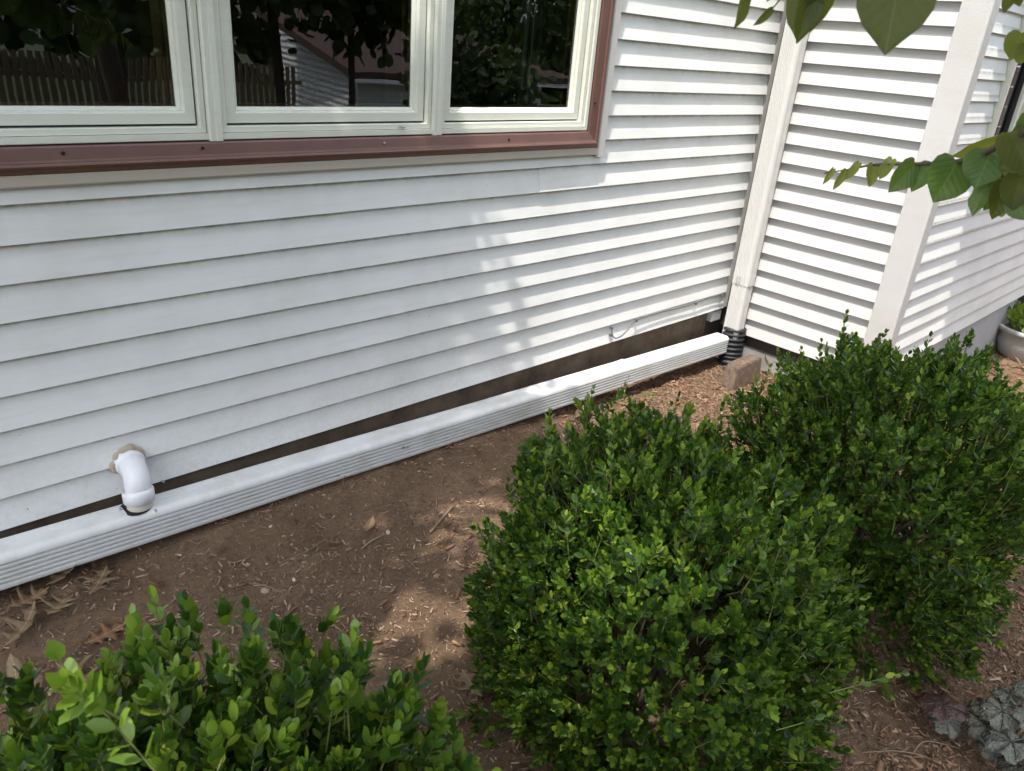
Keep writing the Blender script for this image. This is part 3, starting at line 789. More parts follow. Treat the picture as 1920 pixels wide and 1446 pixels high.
# the blurred yellow-green shoot leaning towards the lens
ex2 = [(at(960, 960, 1.95), (-.05, .2, 1), .10), (at(1150, 850, 2.0), (-.1, .1, 1), .10),
       (at(1340, 820, 2.12), (.05, 0, 1), .09), (at(1500, 1060, 1.75), (.6, -.3, 1), .12), (at(1490, 1360, 1.7), (.9, -.5, .15), .08), (at(1590, 1290, 1.72), (.9, -.5, .15), .12)]
boxwood('middle boxwood, the large one lit on its upper left', (.50, -1.42), .41, .43, .515, 4600, .0228, ex2, .12, 4, 60)
ex3 = [(at(1640, 700, 2.65), (0, 0, 1), .10), (at(1720, 700, 2.7), (.1, 0, 1), .12), (at(1560, 720, 2.6), (-.1, 0, 1), .10), (at(1515, 760, 2.6), (-.2, 0, 1), .10), (at(1880, 780, 2.65), (.6, -.5, 1), .14)]
boxwood('farthest boxwood, mostly in shade in front of the bump-out corner', (1.50, -1.56), .44, .44, .565, 4500, .0225, ex3, .06, 5, 64)

# ------------------------------------------------------------------ redbud tree
rng = np.random.default_rng(21)
HALF = [(.0, .0), (.17, -.10), (.36, -.06), (.49, .12), (.53, .34), (.49, .57), (.38, .76), (.18, .925), (0, 1.06)]
def heart_mesh(nr=4, fold=.10, curl=.12, rag=0.0, seed=0):
    """rows from midrib to outline; returns verts, quads, uv"""
    rnd = random.Random(seed); v = []; uv = []; f = []
    ycen = [.0, .02, .07, .17, .33, .53, .73, .91, 1.04]
    for side in (-1, 1):
        st = len(v)
        for i, (hx, hy) in enumerate(HALF):
            k = 1+rag*rnd.uniform(-1, 1)
            for j in range(nr+1):
                s = j/nr; x = hx*s*k; y = ycen[i]*(1-s)+hy*s
                z = fold*abs(x)*1.6 - curl*(y-.4)**2 + .02*math.sin(8*y+5*s+seed)*s
                v.append((side*x, y, z)); uv.append((.5+side*x, y))
        for i in range(len(HALF)-1):
            for j in range(nr):
                a = st+i*(nr+1)+j; q_ = (a, a+1, a+nr+2, a+nr+1)
                f.append(q_ if side > 0 else q_[::-1])
    return np.array(v, float), np.array(f), np.array(uv, float)
tree = thing('redbud_tree', 'redbud tree whose heart-leaved twigs hang into the top right of the view', 'tree', (1.0, -3.6, -.4))
def hero_leaf(bu, bv, tu, tv, d0, d1, wpx, m, roll=0., seed=0, fold=.1, curl=.15, rag=.02):
    A = Vector(at(bu, bv, d0)); B = Vector(at(tu, tv, d1)); y = B-A; ln = y.length; y.normalize()
    vw = (Vector(CAM)-A).normalized(); x = y.cross(vw).normalized(); z = x.cross(y).normalized()
    x2 = x*math.cos(roll)+z*math.sin(roll); z2 = x2.cross(y).normalized()
    dd = (d0+d1)/2; w_ = wpx/FPX*dd/max(abs(math.cos(roll)), .3)/(1+((bu-960)/FPX)**2+((bv-723)/FPX)**2)**.72
    V, F, U = heart_mesh(4, fold, curl, rag, seed)
    loc = V*np.array([w_, ln/1.04, (w_+ln)*.5])
    Mx = np.array([x2, y, z2]).T
    W = loc@Mx.T + np.array(A)
    me = mesh_arrays('leaf', W, [(4, F)], U, [m]); o = link('leaf', me, tree)
    bm = bmesh.new(); bm.from_mesh(me); bmesh.ops.remove_doubles(bm, verts=bm.verts[:], dist=1e-5); bm.to_mesh(me); bm.free()
    me.polygons.foreach_set('use_smooth', [True]*len(me.polygons)); return A
twigp = [(1545, 325, 1.50), (1590, 318, 1.48), (1640, 309, 1.46), (1700, 308, 1.44), (1760, 306, 1.41), (1820, 298, 1.38), (1860, 280, 1.35), (1930, 245, 1.30), (2050, 190, 1.22), (2250, 60, 1.20)]
tw = bez([at(*p_) for p_ in twigp], 6)
tube('branch', tw, [.0009+.0001*i for i in range(len(tw))], M_BARK, tree, 7)
tw2 = bez([at(1870, 300, 1.36), at(1885, 345, 1.36), at(1905, 390, 1.35)], 5); tube('branch', tw2, .0016, M_BARK, tree, 6)
HL = [  # base, tip, distances, width px, material, roll
 (1563, 317, 1543, 346, 1.49, 1.48, 11, M_REDY, .3), (1586, 320, 1562, 356, 1.48, 1.47, 15, M_REDY, .2), (1611, 306, 1586, 337, 1.47, 1.47, 16, M_REDY, -.3),
 (1638, 309, 1631, 350, 1.46, 1.45, 24, M_REDY, .5), (1673, 299, 1648, 336, 1.45, 1.45, 24, M_REDY, -.4),
 (1716, 307, 1668, 360, 1.43, 1.41, 46, M_RED, .3), (1746, 309, 1708, 358, 1.43, 1.42, 40, M_RED, -.6),
 (1795, 304, 1752, 378, 1.39, 1.36, 84, M_RED, .25), (1858, 286, 1828, 352, 1.36, 1.34, 78, M_RED, -.2),
 (1880, 262, 1785, 296, 1.40, 1.42, 34, M_REDY, .7), (1850, 348, 1822, 404, 1.37, 1.36, 34, M_RED, -.5),
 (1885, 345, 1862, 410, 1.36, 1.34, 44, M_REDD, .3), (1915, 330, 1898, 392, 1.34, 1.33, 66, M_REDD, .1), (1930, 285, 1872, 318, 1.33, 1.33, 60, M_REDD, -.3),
 (1880, 340, 1836, 362, 1.37, 1.38, 26, M_REDY, .4), (1905, 372, 1922, 412, 1.34, 1.33, 50, M_RED, -.2), (1895, 250, 1935, 330, 1.31, 1.3, 70, M_REDD, .2),
 (1872, 330, 1845, 346, 1.38, 1.4, 34, M_REDY, -.2), (1915, 62, 1895, 112, 1.30, 1.29, 48, M_REDY, .2), (1892, -12, 1883, 24, 1.25, 1.24, 22, M_REDD, .3), (1925, 110, 1905, 80, 1.3, 1.3, 30, M_REDY, .6),
 (1830, 300, 1800, 345, 1.42, 1.42, 30, M_REDY, .3), (1868, 355, 1846, 395, 1.41, 1.41, 32, M_RED, .5), (1905, 255, 1868, 275, 1.38, 1.4, 38, M_RED, .5), (1925, 345, 1890, 352, 1.40, 1.41, 50, M_RED, -.4), (1935, 215, 1925, 262, 1.32, 1.32, 50, M_RED, .4), (1900, 300, 1868, 330, 1.40, 1.42, 40, M_REDY, -.5), (1880, 380, 1878, 408, 1.42, 1.43, 22, M_REDY, .3),
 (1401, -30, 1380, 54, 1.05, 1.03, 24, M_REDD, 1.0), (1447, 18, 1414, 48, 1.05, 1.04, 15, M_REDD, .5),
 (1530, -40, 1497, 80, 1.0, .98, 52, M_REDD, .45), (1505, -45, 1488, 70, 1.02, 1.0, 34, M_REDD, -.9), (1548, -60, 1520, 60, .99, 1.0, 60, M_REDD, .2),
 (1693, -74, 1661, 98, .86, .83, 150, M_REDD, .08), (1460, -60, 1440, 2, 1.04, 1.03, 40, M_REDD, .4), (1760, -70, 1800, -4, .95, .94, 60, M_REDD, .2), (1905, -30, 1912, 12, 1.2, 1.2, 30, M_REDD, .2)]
for i, h_ in enumerate(HL): hero_leaf(*h_, seed=i, rag=.10 if h_[6] < 55 else .03, fold=.12, curl=.16)
tube('stalk', bez([at(1447, 18, 1.05), at(1462, 0, 1.05), at(1490, -40, 1.05)], 4), .0009, M_BARK, tree, 5)
tube('branch', bez([at(1395, -34, 1.05), at(1530, -48, 1.02), at(1693, -76, .9), at(1905, -60, 1.1), at(2250, 60, 1.20)], 5), [.002]*21, M_BARK, tree, 6)

# more leaves on the same branches, past the edges of the view
n = 110
uu = np.concatenate([rng.uniform(2070, 2600, 85), rng.uniform(1650, 2050, 25)]); vv_ = np.concatenate([rng.uniform(-60, 420, 85), rng.uniform(-330, -150, 25)])
T = np.array([at(a_, b_, d_) for a_, b_, d_ in zip(uu, vv_, rng.uniform(1.0, 1.45, n))])
ly = unit(rng.normal(0, .45, (n, 3))+np.array([-.2, 0, -1])); lz = unit(rng.normal(0, .6, (n, 3))+np.array([-.6, -.5, .5])); lx = unit(np.cross(ly, lz)); lz = np.cross(lx, ly)
hv, hq, hu = heart_mesh(3, .12, .16, .03, 5)
V, q, t = batch(hv, hq, np.zeros((0, 3), int), np.stack([lx, ly, lz], -1), T, .055+.035*rng.random(n))
o = link('branch_leaves', mesh_arrays('branch_leaves', V, [(4, q)], np.tile(hu, (n, 1)), [M_RED]), tree); o['kind'] = 'stuff'

# canopy: unseen crown shaped to cast chosen shade; S(X,Y) is how much sun gets through at the ground point (X,Y)
def sunny(X, Y):
    lit = np.zeros_like(X)
    edge = X - .3*Y + .10*np.sin(Y*5)
    lit = np.maximum(lit, sstep(.45, 1.7, edge)*sstep(-1.30, -.98, Y + .10*np.sin(X*4)))
    for (cx, cy, rx, ry, a) in ((.60, -.62, .50, .28, 1.0), (.12, -.88, .50, .28, 1.0), (.28, -.42, .24, .12, .85), (.45, -.10, .2, .08, .6), (.90, -.25, .18, .12, .35), (.30, -1.40, .60, .42, 1.0), (.30, -1.80, .30, .16, .8), (.85, -1.56, .24, .15, .9),
                                (-.22, -1.25, .28, .20, .9), (-.66, -1.55, .62, .40, 1.0), (.15, -1.66, .25, .14, .6), (1.48, -1.16, .20, .18, .95), (1.02, -1.66, .07, .07, .8),
                                (.92, -1.95, .09, .06, .8), (.80, -2.12, .08, .06, .8), (1.55, -1.50, .08, .06, .5), (3.0, -1.55, 1.0, .30, 1.0), (4.4, -1.65, 1.2, .5, 1.0)):
        lit = np.maximum(lit, a*np.exp(-(((X-cx)/rx)**2+((Y-cy)/ry)**2)**1.5))
    return lit
nL = 24000
XX = rng.uniform(-1.5, 4.4, nL*3); YY = rng.uniform(-2.7, .50, nL*3)
dens = 1-sunny(XX, YY)
dens = np.where(dens > .92, .82, dens*.62)
dens *= np.where(XX > 2.6, np.where(YY < -1.95, 1, .0), 1)
fall = sstep(-1.5, -1.0, XX)
keep = rng.random(nL*3) < dens*fall
XX = XX[keep][:nL]; YY = YY[keep][:nL]; n = len(XX)
hh = 2.9 + 2.4*rng.random(n) + np.where(XX > .1, 2.6, 0)*rng.random(n)
T = np.stack([XX + SUN.x/SUN.z*hh, YY + SUN.y/SUN.z*hh, hh], 1)
ly = unit(rng.normal(size=(n, 3))*np.array([1, 1, .5])+np.array([0, 0, -.55])); lz = unit(np.array([0, 0, 1.])+rng.normal(0, .55, (n, 3))); lx = unit(np.cross(ly, lz)); lz = np.cross(lx, ly)
hv, hq, hu = heart_mesh(1, .1, .1)
V, q, t = batch(hv, hq, np.zeros((0, 3), int), np.stack([lx, ly, lz], -1), T, np.where(XX > .3, .058, .078)+.03*rng.random(n))
o = link('foliage', mesh_arrays('foliage', V, [(4, q)], np.tile(hu, (n, 1)), [M_CAN]), tree); o['kind'] = 'stuff'
tube('trunk', bez([(1.0, -3.6, -.45), (.98, -3.5, .4), (.85, -3.35, 1.2), (.7, -3.1, 1.9)], 5), [.085-.0025*i for i in range(16)], M_BARK, tree, 12)
for tip_ in ((-1.6, -1.6, 3.2), (-1.0, -2.6, 3.4), (-.3, -1.2, 3.2), (.6, -2.0, 3.0), (-.8, -.8, 2.9), (1.7, -3.0, 3.0), (-2.2, -2.2, 3.3), (.0, -3.2, 3.5)):
    e = Vector(tip_); s_ = Vector((.72, -3.12, 1.85))
    pts = bez([s_, s_.lerp(e, .35)+Vector((0, 0, .35)), s_.lerp(e, .7)+Vector((0, 0, .2)), e], 4)
    tube('branch', pts, [.042-.0028*k for k in range(len(pts))], M_BARK, tree, 7)
s_ = Vector((.85, -3.35, 1.2)); e = Vector(at(2250, 60, 1.2))
tube('branch', bez([s_, s_.lerp(e, .5)+Vector((.1, 0, .2)), e], 5), [.02-.0014*k for k in range(11)], M_BARK, tree, 7)

# ------------------------------------------------------------------ mulch
rng = np.random.default_rng(5)
def chips(n, xr, yr, size, densf, name, mm, faces=((4, 7, 6, 5), (0, 4, 5, 1), (2, 6, 7, 3), (1, 5, 6, 2), (0, 3, 7, 4))):
    x = rng.uniform(*xr, n*2); y = rng.uniform(*yr, n*2); k = rng.random(n*2) < densf(x, y); x, y = x[k][:n], y[k][:n]; n = len(x)
    ln = size*np.minimum(np.exp(rng.normal(-.05, .62, n)), 3.2); wd = ln*rng.uniform(.12, .38, n); th = wd*rng.uniform(.18, .45, n)
    az = rng.random(n)*2*PI; tilt = rng.normal(0, .22, n); rl = rng.normal(0, .35, n)
    d = np.stack([np.cos(az)*np.cos(tilt), np.sin(az)*np.cos(tilt), np.sin(tilt)], 1)
    s = unit(np.cross(np.array([0, 0, 1.]), d)); u = np.cross(d, s)
    s2 = s*np.cos(rl)[:, None]+u*np.sin(rl)[:, None]; u2 = np.cross(d, s2)
    # tapered sliver: 8 corners with random ends
    c = []
    for a, b, h in ((-1, -1, -1), (-1, 1, -1), (1, 1, -1), (1, -1, -1), (-1, -1, 1), (-1, 1, 1), (1, 1, 1), (1, -1, 1)):
        ta = rng.uniform(.35, 1.0, n); sh = rng.uniform(.75, 1.1, n)
        c.append(d*(a*ln*.5*sh)[:, None]+s2*(b*wd*.5*ta)[:, None]+u2*(h*th*.5*rng.uniform(.6, 1, n))[:, None])
    P_ = np.stack(c, 1)+np.stack([x, y, gz(x, y)+np.abs(np.sin(tilt))*ln*.35+.001+rng.random(n)*.006], 1)[:, None, :]
    off = (np.arange(n)*8)[:, None, None]
    q = (np.array(faces)[None]+off).reshape(-1, 4)
    o = link(name, mesh_arrays(name, P_.reshape(-1, 3), [(4, q)], None, [mm], smooth=False)); o['kind'] = 'stuff'; return o
M_CLOD = mat('soil_clod', (.2, .14, .1), .95, 0, .1)
_g = N(M_CLOD, 'ShaderNodeNewGeometry')
L(M_CLOD, ramp(M_CLOD, _g.outputs['Random Per Island'], [(0, (.13, .09, .062)), (.7, (.30, .21, .15)), (.93, (.38, .30, .23)), (1, (.52, .48, .42))]), BS(M_CLOD).inputs['Base Color'])
def lumps(n, xr, yr, size):
    x = rng.uniform(*xr, n); y = rng.uniform(*yr, n)
    bmq = bmesh.new(); bmesh.ops.create_icosphere(bmq, subdivisions=1, radius=.5); bv = np.array([v.co[:] for v in bmq.verts]); bt = np.array([[v.index for v in f.verts] for f in bmq.faces]); bmq.free()
    ax = unit(rng.normal(size=(n, 3))); bx = unit(np.cross(ax, rng.normal(size=(n, 3)))); cx_ = np.cross(ax, bx)
    T = np.stack([x, y, gz(x, y)+.001], 1)
    V, q, t = batch(bv*np.array([1, .75, .55]), np.zeros((0, 4), int), bt, np.stack([ax, bx, cx_], -1), T, size*np.exp(rng.normal(0, .55, n)))
    V = V+rng.normal(0, .0006, V.shape)
    o = link('soil_clods', mesh_arrays('soil_clods', V, [(3, t)], None, [M_CLOD], smooth=False)); o['kind'] = 'stuff'
    tag(o, 'crumbly clods and small pebbles of the bare soil', 'soil')
lumps(9000, (-1.0, 3.2), (-2.5, .02), .0055)
def dmulch(x, y):
    left = .08+.45*vnoise(x, y, 3, 8)**3 + .8*sstep(-1.75, -2.0, y)*sstep(.5, .8, x)
    return np.clip(left+(1-left)*sstep(1.1, 1.9, x+.5*(vnoise(x, y, 4, 9)-.5)-.6*sstep(-.9, -1.6, y)), 0, 1)
mu = chips(36000, (-1.0, 3.2), (-2.55, .02), .0145, dmulch, 'mulch', M_CHIP)
tag(mu, 'shredded brown bark mulch scattered over the soil of the bed', 'mulch')
mu = chips(6000, (3.1, 6.5), (-2.6, -.95), .022, lambda x, y: x*0+1, 'mulch', M_CHIP)
tag(mu, 'shredded bark mulch in front of the bump-out wall', 'mulch')
mu = chips(80000, (-1.0, 3.2), (-2.5, .02), .0075, lambda x, y: np.clip(.25+1.3*vnoise(x, y, 7, 31)*vnoise(x, y, 2, 32)+.3, 0, 1), 'wood_crumbs', M_CRUMB, ((4, 7, 6, 5), (1, 5, 6, 2), (0, 3, 7, 4)))
tag(mu, 'fine wood crumbs and grit on the bare soil', 'mulch')

# ------------------------------------------------------------------ fallen leaves and twigs
OAK = [(0, 0), (.035, .10), (.14, .13), (.10, .20), (.20, .27), (.36, .24), (.26, .34), (.10, .40), (.16, .50), (.34, .54), (.46, .50), (.38, .62), (.22, .66), (.10, .68), (.14, .78), (.26, .86), (.14, .88), (.06, .94), (0, 1.06)]
def oak_leaf(label, x, y, size, az, tilt=.1, curl=.25, m=M_OAK, dz=.006, simple=False):
    half = OAK if not simple else [(0, 0), (.10, .12), (.19, .32), (.21, .55), (.15, .78), (0, 1.0)]
    out = [(a, b) for a, b in half]+[(-a, b) for a, b in half[-2:0:-1]]
    # midrib points give the sheet something to fold along
    pts = [Vector((a, b, 0)) for a, b in out]
    tris = tessellate_polygon([pts]); bm = bmesh.new(); vs = [bm.verts.new(p_) for p_ in pts]
    for t_ in tris: 
        try: bm.faces.new([vs[i] for i in t_])
        except ValueError: pass
    bmesh.ops.subdivide_edges(bm, edges=bm.edges[:], cuts=1, use_grid_fill=False)
    bmesh.ops.triangulate(bm, faces=bm.faces[:])
    uvl = bm.loops.layers.uv.new('UVMap')
    for f_ in bm.faces:
        for l_ in f_.loops: l_[uvl].uv = (l_.vert.co.x+.5, l_.vert.co.y)
    ph = random.random()*6
    for v_ in bm.verts:
        a, b = v_.co.x, v_.co.y
        v_.co.z = curl*(a*a*2.4+(b-.5)**2*.8-.05)+.05*math.sin(b*7+ph)*abs(a)*3*curl
    me = bpy.data.meshes.new('oak_leaf'); bm.to_mesh(me); bm.free(); me.materials.append(m)
    me.polygons.foreach_set('use_smooth', [True]*len(me.polygons))
    o = bpy.data.objects.new('oak_leaf' if not simple else 'dead_leaf', me); COL.objects.link(o); o.scale = (size, size, size)
    o.rotation_euler = (tilt, random.uniform(-.2, .2), az)
    fx, fy = x-.5*size*-math.sin(az), y-.5*size*math.cos(az)
    o.location = (fx, fy, float(gz(x, y))+dz+.02*curl*size*4)
    sd_ = o.modifiers.new('thick', 'SOLIDIFY'); sd_.thickness = .004
    tag(o, label, 'leaf', 'dead leaves lying on the bed'); return o
oak_leaf('brown oak leaf pressed under the pipe, farthest left of the pile', -.66, -.15, .11, 1.9, .1, .5)
oak_leaf('long lobed tan oak leaf nearest the pipe in the bottom left pile', -.55, -.10, .13, -1.2, .25, .5)
oak_leaf('olive brown oak leaf lying across the middle of the left pile', -.60, -.20, .12, 2.4, .15, .4)
oak_leaf('olive lobed oak leaf on the right side of the left pile', -.49, -.17, .12, -.7, .05, .35)
oak_leaf('tan oak leaf with open lobes lying flat and alone right of the pile', -.53, -.335, .115, -1.45, .02, .22)
oak_leaf('curled pale oak leaf edge-on at the left border above the shrub', -.70, -.24, .13, -1.0, .35, .7)
oak_leaf('torn oak leaf half under the yellow shoot of the nearest shrub', -.64, -.46, .12, .6, .2, .6)
oak_leaf('plain folded brown leaf, upper one of the two at the left edge', -.75, -.34, .085, -.2, .5, .9, simple=True)
oak_leaf('plain folded brown leaf, lower one of the two at the left edge', -.73, -.42, .085, -.3, .5, .9, simple=True)
oak_leaf('small pointed brown leaf lowest at the left edge', -.765, -.50, .075, -1.3, .4, .8, simple=True)
oak_leaf('dark spiky oak leaf in the shade under the pipe, left one', .378, -.10, .095, .8, .3, .7)
oak_leaf('spiky oak leaf standing in the shade under the pipe, right one', .655, -.10, .10, 2.6, .5, .8)
oak_leaf('pale tan leaf lying alone on the bare soil', .345, -.345, .085, -.9, .1, .7, simple=True)
oak_leaf('tiny spiky tan leaf on the bare soil left of the pale leaf', .20, -.335, .06, 1.0, .2, .5)
oak_leaf('tan oak leaf poking out from under the left foot of the middle boxwood', .155, -1.12, .12, 2.9, .1, .3)
oak_leaf('orange curled leaf on the mulch ridge under the pipe', 1.67, -.165, .09, -1.3, .4, .8, simple=True)
oak_leaf('orange leaf scrap behind the brick by the black drain tube', 2.86, -.22, .08, .4, .6, .8, simple=True)
oak_leaf('dry brown leaf wedged against the foundation behind the brick', 3.13, -.31, .10, .4, 1.1, .8, simple=True, dz=.05)
for i, (x, y, a) in enumerate(((4.9, -1.15, .4), (5.1, -1.05, 2.0), (5.35, -1.2, 4.0), (4.5, -1.22, 1.1))):
    oak_leaf(['orange oak leaf on the mulch halfway along the bump-out wall', 'yellow oak leaf against the painted foundation', 'bright yellow oak leaf in front of the pale pot', 'orange oak leaf behind the tip of the farthest boxwood'][i], x, y, .14, a, .3, .7)
lf_ = oak_leaf('small tan leaf lying on the window sill', .74, -.03, .03, 1.4, .2, .8, simple=True)
lf_.location = (.715, -.010, 1.0815)
def twig(label, pts, r, m=M_STICK):
    o = tube('twig', bez([(x, y, float(gz(x, y))+dz) for x, y, dz in pts], 5), r, m, None, 6); tag(o, label, 'twig', 'dry twigs on the soil')
twig('straight bark twig lying on the bare soil', [(.675, -.41, .012), (.60, -.445, .012), (.495, -.50, .008)], .0048)
twig('short pale stick left of the straight twig', [(.255, -.425, .008), (.30, -.42, .010), (.345, -.418, .008)], .0036)
twig('thin curved twig near the pile of oak leaves', [(-.12, -.36, .006), (-.09, -.42, .014), (-.06, -.47, .004)], .0018)
twig('thin bent stem crossing the soil above the nearest shrub', [(.0, -.33, .004), (.10, -.33, .012), (.20, -.30, .004)], .0015)
twig('thin reddish stem in front of the heuchera', [(.96, -2.02, .01), (1.03, -2.03, .02), (1.1, -2.10, .01)], .0018)
twig('splintered stick lying beside the heuchera', [(1.02, -2.13, .012), (1.00, -2.19, .012)], .006)
twig('thin dry stem in the shaded mulch, bottom right', [(.85, -1.93, .01), (.93, -1.99, .016), (.99, -2.05, .008)], .0016)

def weed(label, x, y, s, n):
    root = thing('weed', label, 'weed', (x, y, float(gz(x, y))))
    for i in range(n):
        a = 2*PI*i/n+random.random(); h = s*random.uniform(.6, 1.2)
        tipv = Vector((math.cos(a)*h*.5, math.sin(a)*h*.5, h*.9)); loc = Vector((x, y, float(gz(x, y))))
        tube('stem', bez([loc, loc+tipv*.5+Vector((0, 0, .01)), loc+tipv], 3), .0009, M_TWIG, root, 5)
        Rr, Tt, Ss, tp_, sd2 = sprig_leaves(np.array([loc+tipv*.5]), np.array([tipv]), np.array([h*.5]), 1, .022, .2)
        Vv, qq, t3 = batch(SL[0], SL[1], SL[2], Rr, Tt, Ss, np.full(len(Rr), .8))
        link('leaves', mesh_arrays('leaves', Vv, [(4, qq), (3, t3)], np.tile(SLUV, (len(Rr), 1)), [M_BOXN]), root)
weed('small green weed sprouting in the shade under the pipe', 1.98, -.18, .06, 4)
weed('pale weed with a bent stem just in front of the pipe', 2.12, -.24, .055, 3)
weed('tiny green seedling in the mulch by the last boxwood foot', .80, -2.02, .035, 4)
weed('bright green seedling behind the top of the middle boxwood', 1.55, -.33, .06, 4)

# ------------------------------------------------------------------ heucheras
def heu_leaf(parent, c, r, az, tilt, cup, seed):
    rnd = random.Random(seed); nA, nR = 44, 5; v = [(0, 0, 0)]; uv = [(.5, 0.0)]
    for j in range(1, nR+1):
        s = j/nR
        for i in range(nA):
            t = (i/(nA-1))*2-1; a = t*PI*.93
            lobe = .80+.15*abs(math.cos(a*3.5))+.04*math.sin(a*23+seed)
            rad_ = r*lobe*(1-.12*abs(t))
            x = math.sin(a)*rad_*s; y = math.cos(a)*rad_*s
            z = -cup*r*s*s*(.6+.4*math.cos(a*7))+.05*r*math.sin(a*7+seed)*s
            v.append((x, y, z)); uv.append((.5+x/r, y/r))
    f = [(0, 1+i+1, 1+i) for i in range(nA-1)]
    for j in range(nR-1):
        for i in range(nA-1):
            a = 1+j*nA+i; f.append((a, a+1, a+nA+1, a+nA))
    o = pyd('leaf', v, f, M_HEU, None, True); o.parent = parent
    ul = o.data.uv_layers.new(name='UVMap')
    for l_ in o.data.loops: ul.data[l_.index].uv = uv[l_.vertex_index]
    o.rotation_euler = (tilt[0], tilt[1], az); o.location = Vector(c)-parent.location
    sd_ = o.modifiers.new('thick', 'SOLIDIFY'); sd_.thickness = .001
    p0 = Vector(parent.location); tube('stalk', bez([p0, (p0+Vector(c))*.5+Vector((0, 0, .02)), Vector(c)-Vector((0, 0, .003))], 3), .0015, M_BARK, parent, 5)
def heuchera(label, base, leaves):
    root = thing('heuchera', label, 'plant', (base[0], base[1], float(gz(*base))-.01), 'silver veined heucheras')
    for i, (u, v_, d, r, az) in enumerate(leaves):
        p = at(u, v_, d); heu_leaf(root, p, r, az, (random.uniform(-.25, .15)-.1, random.uniform(-.3, .3)), .22, i*7+int(u))
heuchera('heuchera with a large silver leaf at the foot of the last boxwood', (1.13, -2.07),
         [(1768, 1320, 2.58, .076, .15), (1775, 1350, 2.62, .052, 2.5), (1852, 1362, 2.60, .060, 1.2), (1850, 1322, 2.62, .050, .3), (1880, 1335, 2.60, .062, .8), (1893, 1300, 2.64, .045, .5), (1868, 1402, 2.60, .05, 2.2)])
heuchera('pale heuchera in the bottom right corner, one leaf catching sun', (1.14, -2.24),
         [(1897, 1392, 2.50, .072, .9), (1912, 1436, 2.52, .060, 1.6), (1950, 1400, 2.54, .060, .2), (1935, 1290, 2.62, .055, .8), (1940, 1350, 2.6, .060, 1.4)])

# ------------------------------------------------------------------ pale planter pot at the far right
pp = (5.74, -1.15); pz = float(ground_z(*pp))
pot = thing('planter_pot', 'pale glazed planter pot with green plant at the right edge', 'planter', (pp[0], pp[1], pz))
prof = [(.17, 0), (.20, .02), (.235, .12), (.245, .20), (.265, .205), (.27, .235), (.245, .24), (.225, .20), (.2, .19)]
v = []; f = []; sg = 32
for r, z in prof:
    for k in range(sg): v.append((pp[0]+r*math.cos(2*PI*k/sg), pp[1]+r*math.sin(2*PI*k/sg), pz+z))
for i in range(len(prof)-1):
    for k in range(sg): j = (k+1) % sg; f.append((i*sg+k, i*sg+j, (i+1)*sg+j, (i+1)*sg+k))
M_POT = concrete('glazed_pot', (.50, .50, .47), (.34, .36, .35), 6); BS(M_POT).inputs['Roughness'].default_value = .3
pyd('pot', v, f, M_POT, pot, True)
v = [(pp[0]+.222*math.cos(2*PI*k/sg), pp[1]+.222*math.sin(2*PI*k/sg), pz+.20) for k in range(sg)]
pyd('potting_soil', v, [tuple(range(sg))], M_SOIL, pot)
n = 60; a = rng.random(n)*2*PI; rr2 = rng.random(n)**.5*.18
base = np.stack([pp[0]+rr2*np.cos(a), pp[1]+rr2*np.sin(a), np.full(n, pz+.20)], 1)
dd = unit(np.stack([np.cos(a)*rr2*3, np.sin(a)*rr2*3, np.ones(n)], 1)+rng.normal(0, .25, (n, 3)))
R_, T_, S_, _, _ = sprig_leaves(base, dd, np.full(n, .16), 4, .05, .2)
V, q, t = batch(SL[0], SL[1], SL[2], R_, T_, S_, np.full(len(R_), 1.3))
o = link('foliage', mesh_arrays('foliage', V, [(4, q), (3, t)], np.tile(SLUV, (len(R_), 1)), [M_BOXN]), pot); o['kind'] = 'stuff'
pv = thing('splash_block', 'white plastic downspout foot behind the planter pot', 'downspout', (5.86, -1.0, -.40))
extrude('outlet', [(0, 0), (.08, 0), (.08, .06), (0, .06)], (5.90, -.96, -.30), (5.62, -1.0, -.46), ((0, -1, 0), (0, 0, 1)), M_SPOUT, pv, 2)

# ------------------------------------------------------------------ across the yard: seen mirrored in the glass
M_SHUT = mat('dark_shutter', (.02, .022, .025), .6); M_ROOF = mat('brown_roof', (.13, .055, .045), .9)
L(M_ROOF, mixc(M_ROOF, ntex(M_ROOF, coords(M_ROOF), 8, 6), (.055, .032, .028), (.09, .052, .045)), BS(M_ROOF).inputs['Base Color'])
M_WHITE = mat('far_white_siding', (.72, .73, .74), .6)
wv = N(M_WHITE, 'ShaderNodeTexWave'); wv.bands_direction = 'Z'; wv.inputs['Scale'].default_value = 2.2
L(M_WHITE, coords(M_WHITE), wv.inputs[0]); bump(M_WHITE, wv.outputs[0], .02)
nh = thing('neighbour_house', 'white house with dark shutters and a brown roof mirrored in the window glass', 'house', (10, -16, -2.1))
def quad(name, pts, m, parent, th=.15):
    o = pyd(name, pts, [tuple(range(len(pts)))], m, parent); s_ = o.modifiers.new('thick', 'SOLIDIFY'); s_.thickness = th; return o
d1 = Vector((.464, -.886, 0)).normalized(); d2 = Vector((.545, -.838, 0)).normalized(); d3 = Vector((.74, -.672, 0)).normalized()
O = Vector((.5, 0, 0)); A_ = O+d1*21; B_ = O+d2*15; D_ = O+d3*17
def up(p, z): return (p.x, p.y, z)
quad('wall', [up(A_, -2.1), up(B_, -2.1), up(B_, .35), up(A_.lerp(B_, .5), 1.15), up(A_, 1.2)], M_WHITE, nh)
